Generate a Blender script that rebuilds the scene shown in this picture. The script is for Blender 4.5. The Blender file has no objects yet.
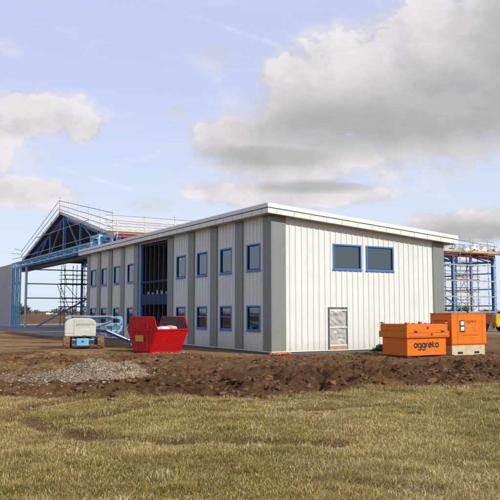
import bpy, math, random
import numpy as np
from mathutils import Vector, Matrix, noise as mnoise

random.seed(7)
rng = np.random.default_rng(11)
C = bpy.context.scene.collection
SC = bpy.context.scene

# ---------------------------------------------------------------- camera numbers (also used to measure ground points)
F = 705.0; CAM_H = 1.9; PITCH = math.atan(62 / F)
cp, sp = math.cos(PITCH), math.sin(PITCH)

def gpt(px, py, z=0.0):
    x = (px - 250) / F; y = (250 - py) / F
    r = (x, cp - y * sp, sp + y * cp)
    t = (z - CAM_H) / r[2]
    return (r[0] * t, r[1] * t)

ROT = math.radians(30.5)
V = (math.cos(ROT), math.sin(ROT)); U = (-math.sin(ROT), math.cos(ROT))
O = gpt(272, 354.5)

def W(v, u, z=0.0):
    return Vector((O[0] + V[0] * v + U[0] * u, O[1] + V[1] * v + U[1] * u, z))

# ---------------------------------------------------------------- mesh builder
class MB:
    def __init__(s): s.v = []; s.f = []
    def add(s, verts, faces):
        n = len(s.v); s.v += [tuple(p) for p in verts]; s.f += [tuple(i + n for i in f) for f in faces]; return s
    def box(s, a, b):
        x0, y0, z0 = a; x1, y1, z1 = b
        return s.add([(x0,y0,z0),(x1,y0,z0),(x1,y1,z0),(x0,y1,z0),(x0,y0,z1),(x1,y0,z1),(x1,y1,z1),(x0,y1,z1)],
              [(0,3,2,1),(4,5,6,7),(0,1,5,4),(1,2,6,5),(2,3,7,6),(3,0,4,7)])
    def beam(s, p0, p1, w, h, up=(0,0,1)):
        p0 = Vector(p0); p1 = Vector(p1); d = (p1 - p0).normalized(); up = Vector(up)
        if abs(d.dot(up)) > .99: up = Vector((0,1,0))
        r = d.cross(up).normalized(); t = r.cross(d).normalized()
        a = r * w / 2; b = t * h / 2
        q = [p0-a-b, p0+a-b, p0+a+b, p0-a+b, p1-a-b, p1+a-b, p1+a+b, p1-a+b]
        return s.add(q, [(0,3,2,1),(4,5,6,7),(0,1,5,4),(1,2,6,5),(2,3,7,6),(3,0,4,7)])
    def ibeam(s, p0, p1, w, h, t=.02, up=(0,0,1)):
        p0 = Vector(p0); p1 = Vector(p1); d = (p1 - p0).normalized(); u = Vector(up)
        if abs(d.dot(u)) > .99: u = Vector((0,1,0))
        r = d.cross(u).normalized(); n = r.cross(d).normalized()
        o = n * (h / 2 - t / 2)
        s.beam(p0 + o, p1 + o, w, t, up); s.beam(p0 - o, p1 - o, w, t, up)
        return s.beam(p0, p1, t, h - 2 * t - .001, up)
    def tube(s, pts, r, n=8, cap=True):
        pts = [Vector(p) for p in pts]; base = len(s.v); m = len(pts)
        for i, p in enumerate(pts):
            d = (pts[min(i+1, m-1)] - pts[max(i-1, 0)]).normalized()
            up = Vector((0,0,1)) if abs(d.z) < .9 else Vector((0,1,0))
            a = d.cross(up).normalized(); b = a.cross(d).normalized()
            rr = r[i] if isinstance(r, (list, tuple)) else r
            for k in range(n):
                t = 2 * math.pi * k / n
                s.v.append(tuple(p + a * (rr * math.cos(t)) + b * (rr * math.sin(t))))
        for i in range(m - 1):
            for k in range(n):
                k2 = (k + 1) % n
                s.f.append((base+i*n+k, base+i*n+k2, base+(i+1)*n+k2, base+(i+1)*n+k))
        if cap:
            s.f.append(tuple(base + k for k in range(n))[::-1]); s.f.append(tuple(base + (m-1)*n + k for k in range(n)))
        return s
    def prism(s, poly, fn, a, b):
        # poly: 2-D points; fn(p, t) -> 3-D point; extruded t from a to b
        n = len(poly)
        vs = [fn(p, a) for p in poly] + [fn(p, b) for p in poly]
        return s.add(vs, [tuple(range(n))[::-1], tuple(range(n, 2*n))] + [(i, (i+1)%n, n+(i+1)%n, n+i) for i in range(n)])
    def lathe(s, prof, axis_fn, n=24):
        base = len(s.v); m = len(prof)
        for (r, h) in prof:
            for k in range(n):
                t = 2*math.pi*k/n; s.v.append(tuple(axis_fn(r*math.cos(t), r*math.sin(t), h)))
        for i in range(m-1):
            for k in range(n):
                k2 = (k+1)%n; s.f.append((base+i*n+k, base+i*n+k2, base+(i+1)*n+k2, base+(i+1)*n+k))
        return s
    def build(s, name, mat, parent=None, bevel=0, smooth=False, seg=2):
        me = bpy.data.meshes.new(name); me.from_pydata(s.v, [], s.f); me.update()
        o = bpy.data.objects.new(name, me); C.objects.link(o)
        me.materials.append(mat)
        if parent: o.parent = parent
        if smooth:
            me.polygons.foreach_set('use_smooth', [True] * len(me.polygons))
        if bevel:
            b = o.modifiers.new('bevel', 'BEVEL'); b.width = bevel; b.segments = seg; b.limit_method = 'ANGLE'; b.harden_normals = False
        return o

def tag(o, label=None, cat=None, group=None, kind=None):
    if label: o['label'] = label
    if cat: o['category'] = cat
    if group: o['group'] = group
    if kind: o['kind'] = kind
    return o

def thing(name, label, cat, loc=(0,0,0), rotz=0, group=None):
    o = bpy.data.objects.new(name, None); C.objects.link(o); o.empty_display_size = .2
    o.location = loc; o.rotation_euler = (0, 0, rotz)
    return tag(o, label, cat, group)

def np_mesh(name, verts, faces, mat, parent=None, col=None, smooth=False):
    """verts (n,3), faces (m,k) with constant k."""
    me = bpy.data.meshes.new(name); n = len(verts); m, k = faces.shape
    me.vertices.add(n); me.vertices.foreach_set('co', np.ascontiguousarray(verts, dtype=np.float32).ravel())
    me.loops.add(m*k); me.loops.foreach_set('vertex_index', np.ascontiguousarray(faces, dtype=np.int32).ravel())
    me.polygons.add(m); me.polygons.foreach_set('loop_start', np.arange(0, m*k, k, dtype=np.int32))
    try: me.polygons.foreach_set('loop_total', np.full(m, k, dtype=np.int32))
    except Exception: pass
    if smooth: me.polygons.foreach_set('use_smooth', np.ones(m, dtype=bool))
    me.update(calc_edges=True)
    if col is not None:
        a = me.color_attributes.new('soil', 'FLOAT_COLOR', 'POINT')
        c4 = np.ones((n, 4), dtype=np.float32); c4[:, :3] = col; a.data.foreach_set('color', c4.ravel())
    me.materials.append(mat)
    o = bpy.data.objects.new(name, me); C.objects.link(o)
    if parent: o.parent = parent
    return o

# ---------------------------------------------------------------- materials
def nodes_of(name):
    m = bpy.data.materials.new(name); m.use_nodes = True
    nt = m.node_tree; return m, nt, nt.nodes['Principled BSDF']

def mat(name, col, rough=.5, metal=0, var=.12, scale=6, bump=0, bscale=40, dirt=None, dirt_amt=0, spec=.5):
    m, nt, b = nodes_of(name)
    N = nt.nodes; L = nt.links
    b.inputs['Roughness'].default_value = rough; b.inputs['Metallic'].default_value = metal
    b.inputs['Specular IOR Level'].default_value = spec
    tc = N.new('ShaderNodeTexCoord')
    nz = N.new('ShaderNodeTexNoise'); nz.inputs['Scale'].default_value = scale; nz.inputs['Detail'].default_value = 6; nz.inputs['Roughness'].default_value = .65
    L.new(tc.outputs['Object'], nz.inputs['Vector'])
    rp = N.new('ShaderNodeValToRGB'); rp.color_ramp.elements[0].position = .3; rp.color_ramp.elements[1].position = .7
    rp.color_ramp.elements[0].color = tuple(c*(1-var) for c in col) + (1,)
    rp.color_ramp.elements[1].color = tuple(min(1, c*(1+var)) for c in col) + (1,)
    L.new(nz.outputs['Fac'], rp.inputs['Fac']); out = rp.outputs['Color']
    if dirt:
        n2 = N.new('ShaderNodeTexNoise'); n2.inputs['Scale'].default_value = scale*.6; n2.inputs['Detail'].default_value = 9; n2.inputs['Roughness'].default_value = .75
        L.new(tc.outputs['Object'], n2.inputs['Vector'])
        r2 = N.new('ShaderNodeValToRGB'); r2.color_ramp.elements[0].position = .5; r2.color_ramp.elements[1].position = .72
        r2.color_ramp.elements[0].color = (0,0,0,1); r2.color_ramp.elements[1].color = (dirt_amt,)*3 + (1,)
        L.new(n2.outputs['Fac'], r2.inputs['Fac'])
        mx = N.new('ShaderNodeMixRGB'); mx.inputs[2].default_value = dirt + (1,)
        L.new(r2.outputs['Color'], mx.inputs[0]); L.new(out, mx.inputs[1]); out = mx.outputs[0]
    L.new(out, b.inputs['Base Color'])
    if bump:
        n3 = N.new('ShaderNodeTexNoise'); n3.inputs['Scale'].default_value = bscale; n3.inputs['Detail'].default_value = 4
        L.new(tc.outputs['Object'], n3.inputs['Vector'])
        bp = N.new('ShaderNodeBump'); bp.inputs['Strength'].default_value = bump; bp.inputs['Distance'].default_value = .02
        L.new(n3.outputs['Fac'], bp.inputs['Height']); L.new(bp.outputs['Normal'], b.inputs['Normal'])
    return m

M = {}
M['clad'] = mat('white_cladding', (.675,.69,.645), .42, 0, .04, .9, dirt=(.5,.47,.40), dirt_amt=.2, bump=.06, bscale=1.6)
def splash(m):     # mud splashed up the foot of the sheets
    nt = m.node_tree; N = nt.nodes; L = nt.links; b = N['Principled BSDF']; src = b.inputs['Base Color'].links[0].from_socket
    tc = N.new('ShaderNodeTexCoord'); sp_ = N.new('ShaderNodeSeparateXYZ'); L.new(tc.outputs['Object'], sp_.inputs[0])
    n = N.new('ShaderNodeTexNoise'); n.inputs['Scale'].default_value = 3.5; n.inputs['Detail'].default_value = 10; n.inputs['Roughness'].default_value = .75; L.new(tc.outputs['Object'], n.inputs['Vector'])
    a = N.new('ShaderNodeMath'); a.operation = 'MULTIPLY_ADD'; L.new(n.outputs['Fac'], a.inputs[0]); a.inputs[1].default_value = -1.5; L.new(sp_.outputs[2], a.inputs[2])
    r = N.new('ShaderNodeMapRange'); L.new(a.outputs[0], r.inputs[0]); r.inputs[1].default_value = -.15; r.inputs[2].default_value = -.72; r.inputs[3].default_value = 0; r.inputs[4].default_value = .32
    mx = N.new('ShaderNodeMixRGB'); L.new(r.outputs[0], mx.inputs[0]); L.new(src, mx.inputs[1]); mx.inputs[2].default_value = (.30,.20,.12,1); L.new(mx.outputs[0], b.inputs['Base Color'])
splash(M['clad'])
M['pilaster'] = mat('grey_green_cladding', (.195,.215,.188), .45, 0, .05, 1.5)
splash(M['pilaster'])
M['fascia'] = mat('white_fascia', (.74,.73,.68), .4, 0, .04, 1.2)
M['joint'] = mat('dark_joint', (.22,.22,.21), .7)
M['roof'] = mat('roof_sheet', (.80,.80,.77), .45, 0, .08, .8)
M['soffit'] = mat('soffit', (.45,.46,.45), .6)
M['winblue'] = mat('blue_window_frame', (.055,.17,.40), .4, 0, .08)
M['navy'] = mat('navy_frame', (.010,.030,.12), .6, 0, .1, spec=.15)
M['darksteel'] = mat('dark_steel', (.03,.032,.035), .55, 0, .2)
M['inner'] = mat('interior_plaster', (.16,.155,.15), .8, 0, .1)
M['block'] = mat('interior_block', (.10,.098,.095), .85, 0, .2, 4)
M['plinth'] = mat('dark_plinth', (.11,.115,.12), .7, 0, .2)
M['steel'] = mat('blue_steel', (.06,.205,.48), .45, 0, .18, 2, dirt=(.10,.12,.16), dirt_amt=.4)
M['lightblue'] = mat('light_blue_steel', (.16,.43,.64), .45, 0, .15, 2, dirt=(.3,.4,.45), dirt_amt=.4)
M['pale'] = mat('pale_post', (.62,.66,.64), .5, 0, .1)
M['maroon'] = mat('maroon_beam', (.22,.022,.035), .5, 0, .15)
M['galv'] = mat('galvanised', (.48,.47,.44), .42, .55, .18, 5, dirt=(.25,.19,.13), dirt_amt=.4)
M['rusty'] = mat('weathered_tube', (.30,.25,.19), .6, .2, .35, 5)
M['tubedark'] = mat('dark_tube', (.06,.058,.06), .55, .3, .25, 5)
M['board'] = mat('scaffold_board', (.52,.38,.17), .75, 0, .25, 3, bump=.3)
M['boarddark'] = mat('old_scaffold_board', (.07,.058,.05), .85, 0, .3, 3, bump=.3)
M['doorgrey'] = mat('grey_door_cladding', (.34,.335,.325), .5, 0, .06, 1)
M['concrete'] = mat('concrete', (.36,.33,.28), .85, 0, .18, 1.5, bump=.3, dirt=(.2,.14,.09), dirt_amt=.6)
M['skipred'] = mat('red_skip_paint', (.50,.006,.012), .42, 0, .16, 2.5, dirt=(.13,.05,.035), dirt_amt=.75, spec=.22, bump=.15, bscale=3)
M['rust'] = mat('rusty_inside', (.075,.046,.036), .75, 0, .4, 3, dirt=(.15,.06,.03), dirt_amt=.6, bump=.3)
M['skipmaroon'] = mat('maroon_skip_paint', (.16,.018,.016), .5, 0, .2, 1.5, dirt=(.1,.05,.03), dirt_amt=.5)
M['yellow'] = mat('yellow_paint', (.74,.52,.02), .45, 0, .12, 3, dirt=(.3,.2,.07), dirt_amt=.4)
M['signyellow'] = mat('yellow_plate', (.55,.30,.04), .55, 0, .12, 10)
M['orange'] = mat('orange_paint', (.68,.165,.008), .5, 0, .12, 2.2, dirt=(.38,.11,.02), dirt_amt=.4, spec=.25)
M['orangebar'] = mat('orange_plastic', (.80,.20,.04), .5, 0, .15)
M['logo'] = mat('dark_lettering', (.022,.014,.016), .5)
M['redtext'] = mat('dark_red_lettering', (.28,.035,.012), .5)
M['cream'] = mat('cream_base', (.55,.47,.29), .7, 0, .12, 3, dirt=(.25,.17,.1), dirt_amt=.6)
M['creamcover'] = mat('cream_cover', (.57,.55,.47), .45, 0, .06, 2.5, dirt=(.3,.24,.16), dirt_amt=.5)
M['blueplant'] = mat('sky_blue_paint', (.17,.42,.68), .4, 0, .1, 3, dirt=(.28,.2,.12), dirt_amt=.4)
M['tyre'] = mat('muddy_tyre', (.21,.13,.07), .9, 0, .4, 9, bump=.7)
M['rubber'] = mat('black_rubber', (.016,.015,.015), .75, 0, .2)
M['white'] = mat('white_paint', (.78,.78,.76), .45, 0, .05)
M['tan'] = mat('tan_lettering', (.13,.10,.075), .6)
M['blackbag'] = mat('black_plastic', (.012,.012,.014), .35, 0, .3, 4, bump=.5, bscale=9)
M['rubble'] = mat('pale_rubble', (.56,.50,.40), .85, 0, .3, 6, bump=.6)
M['timber'] = mat('timber', (.42,.28,.15), .8, 0, .25, 4)
M['chrome'] = mat('bright_steel', (.75,.76,.78), .2, .9, .05)

def glass_mat():
    m = bpy.data.materials.new('window_glass'); m.use_nodes = True; nt = m.node_tree; nt.nodes.clear()
    o = nt.nodes.new('ShaderNodeOutputMaterial'); mx = nt.nodes.new('ShaderNodeMixShader')
    t = nt.nodes.new('ShaderNodeBsdfTransparent'); t.inputs['Color'].default_value = (.55,.58,.58,1)
    g = nt.nodes.new('ShaderNodeBsdfGlossy'); g.inputs['Roughness'].default_value = .04; g.inputs['Color'].default_value = (.82,.93,1.0,1)
    fr = nt.nodes.new('ShaderNodeFresnel'); fr.inputs['IOR'].default_value = 2.3
    nz = nt.nodes.new('ShaderNodeTexNoise'); nz.inputs['Scale'].default_value = 1.3
    bp = nt.nodes.new('ShaderNodeBump'); bp.inputs['Strength'].default_value = .06; bp.inputs['Distance'].default_value = .05
    nt.links.new(nz.outputs['Fac'], bp.inputs['Height']); nt.links.new(bp.outputs['Normal'], g.inputs['Normal'])
    nt.links.new(fr.outputs[0], mx.inputs[0]); nt.links.new(t.outputs[0], mx.inputs[1]); nt.links.new(g.outputs[0], mx.inputs[2])
    nt.links.new(mx.outputs[0], o.inputs['Surface']); return m
M['glass'] = glass_mat()

def plastic_sheet_mat():
    m, nt, b = nodes_of('clear_polythene')
    b.inputs['Base Color'].default_value = (.74,.72,.66,1); b.inputs['Roughness'].default_value = .22
    b.inputs['Specular IOR Level'].default_value = .8
    tr = nt.nodes.new('ShaderNodeBsdfTransparent'); mx = nt.nodes.new('ShaderNodeMixShader'); mx.inputs[0].default_value = .60
    out = nt.nodes['Material Output']
    nt.links.new(tr.outputs[0], mx.inputs[1]); nt.links.new(b.outputs[0], mx.inputs[2]); nt.links.new(mx.outputs[0], out.inputs['Surface'])
    return m
M['polythene'] = plastic_sheet_mat()

def attr_mat(name, rough=.95, fine=60, bump=.6, dist=.02, transl=0, var=.35):
    m, nt, b = nodes_of(name); N = nt.nodes; L = nt.links
    b.inputs['Roughness'].default_value = rough; b.inputs['Specular IOR Level'].default_value = .15
    a = N.new('ShaderNodeAttribute'); a.attribute_name = 'soil'
    out = a.outputs['Color']
    if fine:
        tc = N.new('ShaderNodeTexCoord')
        n = N.new('ShaderNodeTexNoise'); n.inputs['Scale'].default_value = fine; n.inputs['Detail'].default_value = 10; n.inputs['Roughness'].default_value = .72
        L.new(tc.outputs['Object'], n.inputs['Vector'])
        mr = N.new('ShaderNodeMapRange'); mr.inputs[1].default_value = .3; mr.inputs[2].default_value = .7; mr.inputs[3].default_value = 1-var; mr.inputs[4].default_value = 1+var
        L.new(n.outputs['Fac'], mr.inputs[0])
        vm = N.new('ShaderNodeVectorMath'); vm.operation = 'SCALE'; L.new(out, vm.inputs[0]); L.new(mr.outputs[0], vm.inputs['Scale']); out = vm.outputs[0]
        if bump:
            bp = N.new('ShaderNodeBump'); bp.inputs['Strength'].default_value = bump; bp.inputs['Distance'].default_value = dist
            L.new(n.outputs['Fac'], bp.inputs['Height']); L.new(bp.outputs['Normal'], b.inputs['Normal'])
    L.new(out, b.inputs['Base Color'])
    if transl:
        t = N.new('ShaderNodeBsdfTranslucent'); L.new(out, t.inputs['Color'])
        mx = N.new('ShaderNodeMixShader'); mx.inputs[0].default_value = transl
        L.new(b.outputs[0], mx.inputs[1]); L.new(t.outputs[0], mx.inputs[2]); L.new(mx.outputs[0], N['Material Output'].inputs['Surface'])
    return m
M['ground'] = attr_mat('soil_and_turf', fine=9, bump=1.0, dist=.08, var=.55)
M['grass'] = attr_mat('grass_blades', rough=.7, fine=0, transl=.2)
M['clod'] = attr_mat('loose_soil', fine=14, bump=.7, dist=.02)
M['stone'] = attr_mat('gravel_stone', fine=25, bump=.4, dist=.01)
M['leaf'] = attr_mat('far_foliage', fine=0, transl=.2)

# ---------------------------------------------------------------- 2-D noise
class VN:
    def __init__(s, seed): s.t = np.random.default_rng(seed).random((256, 256))
    def n(s, x, y):
        xi = np.floor(x).astype(int); yi = np.floor(y).astype(int); fx = x - xi; fy = y - yi
        fx = fx*fx*(3-2*fx); fy = fy*fy*(3-2*fy)
        t = s.t; a = t[xi & 255, yi & 255]; b = t[(xi+1) & 255, yi & 255]; c = t[xi & 255, (yi+1) & 255]; d = t[(xi+1) & 255, (yi+1) & 255]
        return (a*(1-fx)+b*fx)*(1-fy) + (c*(1-fx)+d*fx)*fy
    def fbm(s, x, y, o=4, g=.5):
        r = 0; a = 1; tot = 0
        for i in range(o):
            r = r + a*s.n(x*2**i + 17.3*i, y*2**i + 5.1*i); tot += a; a *= g
        return r / tot
n1, n2, n3, n4 = VN(1), VN(2), VN(3), VN(4)
def sstep(a, b, x):
    t = np.clip((x - a) / (b - a), 0, 1); return t*t*(3-2*t)

# ---------------------------------------------------------------- ground zones (plan positions in metres)
_b = sorted([gpt(-150, 398), gpt(0, 397), gpt(125, 396), gpt(250, 398), gpt(330, 391), gpt(375, 387), gpt(500, 382), gpt(620, 380)])
BX = np.array([p[0] for p in _b]); BY = np.array([p[1] for p in _b])
def edge_y(x): return np.interp(x, BX, BY)

def seg_dist(x, y, pts):
    d = np.full(np.shape(x), 1e9)
    for (a, b) in zip(pts[:-1], pts[1:]):
        ax, ay = a; bx, by = b; dx, dy = bx-ax, by-ay; l = dx*dx+dy*dy
        t = np.clip(((x-ax)*dx+(y-ay)*dy)/l, 0, 1)
        d = np.minimum(d, np.hypot(x-ax-t*dx, y-ay-t*dy))
    return d
TRACK_A = [gpt(*p) for p in [(110,397),(75,398),(45,402),(22,408),(14,414),(24,421),(55,429),(100,437),(150,441),(230,444),(330,448)]]
TRACK_B = [gpt(*p) for p in [(165,400),(135,407),(105,415),(75,420)]]
TRACK_C = [gpt(*p) for p in [(200,409),(280,411),(360,405),(440,402),(520,401)]]

def grass_mask(x, y):
    e = edge_y(x) + (n1.fbm(x*.9, y*.9, 3) - .5)*1.3
    g = 1 - sstep(-.35, .35, y - e)
    tr = np.minimum(np.minimum(seg_dist(x, y, TRACK_A), seg_dist(x, y, TRACK_B)), seg_dist(x, y, TRACK_C)*1.25)
    tr = 1 - sstep(.12, .40, tr + (n3.fbm(x*1.7, y*1.7, 3)-.5)*.35)
    bare = sstep(.62, .74, n2.fbm(x*.45+3, y*.45, 3))*.5
    near = g*(1 - .62*tr)*(1 - bare*.4)
    # strip by the end wall, strips at the left
    v = (x-O[0])*V[0] + (y-O[1])*V[1]; u = (x-O[0])*U[0] + (y-O[1])*U[1]
    s = sstep(2.0, 3.0, v)*(1-sstep(9, 12, v))*sstep(-2.6, -1.6, u)*(1-sstep(-.7, -.2, u))
    s2 = (1-sstep(.3, 1.0, np.abs(y - 24.0 + (n1.fbm(x*.3, y*.3, 2)-.5)*2)))*(1-sstep(-6.2, -4.6, x))
    s3 = (1-sstep(.4, 1.4, np.abs(y - 28.5 + (n1.fbm(x*.3+9, y*.3, 2)-.5)*2)))*(1-sstep(-9.6, -8.6, x))
    patch = np.maximum(s, np.maximum(s2*.8, s3*.6))*sstep(.35, .6, n2.fbm(x*1.1, y*1.1, 3))
    far = sstep(19.2, 20.5, y)*0
    return np.clip(np.maximum(near, patch), 0, 1), tr*g

HEAP = gpt(97, 378)
def height(x, y):
    g, tr = grass_mask(x, y)
    e = edge_y(x)
    h = (n1.fbm(x*.12, y*.12, 3)-.5)*.16
    h = h + (n2.fbm(x*.8, y*.8, 4)-.5)*.09
    fine = sstep(45, 30, y)
    # spoil ridge behind the turf, mostly on the right
    rx = sstep(-5.0, -1.5, x)
    d = y - e
    ridge = np.exp(-((d-2.0)/1.3)**2)*(.10+.14*n3.fbm(x*.55, y*.3, 2))*(.35+.65*rx)
    rough = (sstep(-.3, .6, d)*(1-sstep(6.0, 9.5, d)))*rx + .6*sstep(-.3, .6, d)*(1-rx)*sstep(37, 29, y)
    lum = np.abs(n4.fbm(x*2.3, y*2.3, 4, .6)-.5)*2
    patch = .25+1.5*sstep(.38, .62, n2.fbm(x*.55+9, y*.8, 3)); rough = rough*patch
    pit = sstep(.60, .72, n4.fbm(x*1.3+2, y*1.9, 3))*(sstep(.2, 1.0, d)*(1-sstep(4.5, 7, d)))*(.25+.75*rx)
    h = h - .17*pit*fine
    h = h + ridge + rough*(.40*(n3.fbm(x*1.7, y*1.7, 5, .62)-.5) + .16*(.5-lum) + .16*(np.abs(n1.fbm(x*4.1, y*4.1, 4, .65)-.5)-.12))*fine
    # wheel ruts running past the building
    uu = (x-O[0])*U[0] + (y-O[1])*U[1]
    q = (x*.35 + y*.94)
    rut = np.exp(-((np.mod(q + .5*n1.fbm(x*.2, y*.2, 2), 2.1)-1.0)/.22)**2)
    h = h - .11*rut*sstep(1.5, 3.5, d)*(1-sstep(15, 19, d))*fine
    h = h - .05*tr
    far = sstep(60, 200, np.hypot(x, y))
    h = h*(1-far)
    # flat under the buildings
    v = (x-O[0])*V[0] + (y-O[1])*V[1]
    inb = sstep(-1.6, .0, uu)*sstep(-1.6, 0, v)
    return h*(1-inb) - .02*inb

def ground_colour(x, y):
    g, tr = grass_mask(x, y); e = edge_y(x); d = y - e
    k = n1.fbm(x*.7, y*.7, 4, .6)[..., None]; k2 = n3.fbm(x*3.1, y*3.1, 3)[..., None]; k3 = n2.fbm(x*.25, y*.25, 3)[..., None]
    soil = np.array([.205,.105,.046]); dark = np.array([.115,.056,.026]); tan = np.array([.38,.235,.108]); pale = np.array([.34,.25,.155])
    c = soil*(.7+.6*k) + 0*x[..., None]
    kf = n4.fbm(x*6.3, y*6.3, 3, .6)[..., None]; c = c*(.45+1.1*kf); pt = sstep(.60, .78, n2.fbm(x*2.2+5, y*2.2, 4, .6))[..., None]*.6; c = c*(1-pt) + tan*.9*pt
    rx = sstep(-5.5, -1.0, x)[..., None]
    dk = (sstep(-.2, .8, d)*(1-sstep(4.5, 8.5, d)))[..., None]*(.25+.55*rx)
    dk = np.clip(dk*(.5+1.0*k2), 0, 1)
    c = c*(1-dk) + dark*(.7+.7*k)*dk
    # paler dried mud on the left and beyond, and by the foot of the building
    l = np.clip(sstep(27, 31, y)*(1-sstep(-9, -3, x)) + .5*sstep(34, 40, y), 0, 1)[..., None]*sstep(.38, .58, k)
    c = c*(1-l) + tan*(.75+.5*k2)*l
    ga = np.clip((1-sstep(.8, 1.9, np.abs(y-20.2+.3*np.sin(x))))*(1-sstep(-4.9, -3.6, x)), 0, 1)[..., None]*sstep(.2, .45, k)*.9
    c = c*(1-ga) + pale*(.8+.4*k2)*ga
    v = (x-O[0])*V[0] + (y-O[1])*V[1]; u = (x-O[0])*U[0] + (y-O[1])*U[1]
    st = (sstep(-3.4, -1.6, v)*sstep(-1.5, -.3, u)*(1-sstep(-.2, .2, v)))[..., None]*.8
    c = c*(1-st) + tan*(.8+.4*k)*st
    hs = (sstep(30, 33, v)*sstep(8, 11, u)*(1-sstep(60, 70, v)))[..., None]*.8
    c = c*(1-hs) + pale*1.2*hs
    # far fields
    fr = sstep(70, 110, np.hypot(x, y))[..., None]
    fld = np.array([.20,.112,.05])*(.7+.6*n2.fbm(x*.012, y*.03, 3)[..., None])
    c = c*(1-fr) + fld*fr
    straw = np.array([.34,.23,.085]); green = np.array([.22,.175,.055])
    t = straw*(1-k3) + green*k3; t = t*(.7+.6*k2)*(1-.75*tr[..., None]) + soil*.8*.75*tr[..., None]
    gg = g[..., None]
    return c*(1-gg) + t*gg

def axis(dense0, dense1, step, far0, far1, growth=1.13):
    a = list(np.arange(dense0, dense1+1e-6, step)); s = step; p = dense1
    while p < far1: s *= growth; p += s; a.append(p)
    s = step; p = dense0
    while p > far0: s *= growth; p -= s; a.insert(0, p)
    return np.array(a)
gx = axis(-15, 15, .05, -4000, 4000); gy = axis(6, 37, .05, -300, 6000)
X, Y = np.meshgrid(gx, gy, indexing='ij')
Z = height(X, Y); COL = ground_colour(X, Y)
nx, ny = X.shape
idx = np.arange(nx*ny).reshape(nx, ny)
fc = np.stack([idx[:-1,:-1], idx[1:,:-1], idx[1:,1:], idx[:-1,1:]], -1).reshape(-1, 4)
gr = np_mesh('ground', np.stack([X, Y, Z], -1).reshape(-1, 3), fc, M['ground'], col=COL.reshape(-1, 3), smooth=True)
tag(gr, kind='structure')

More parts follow.
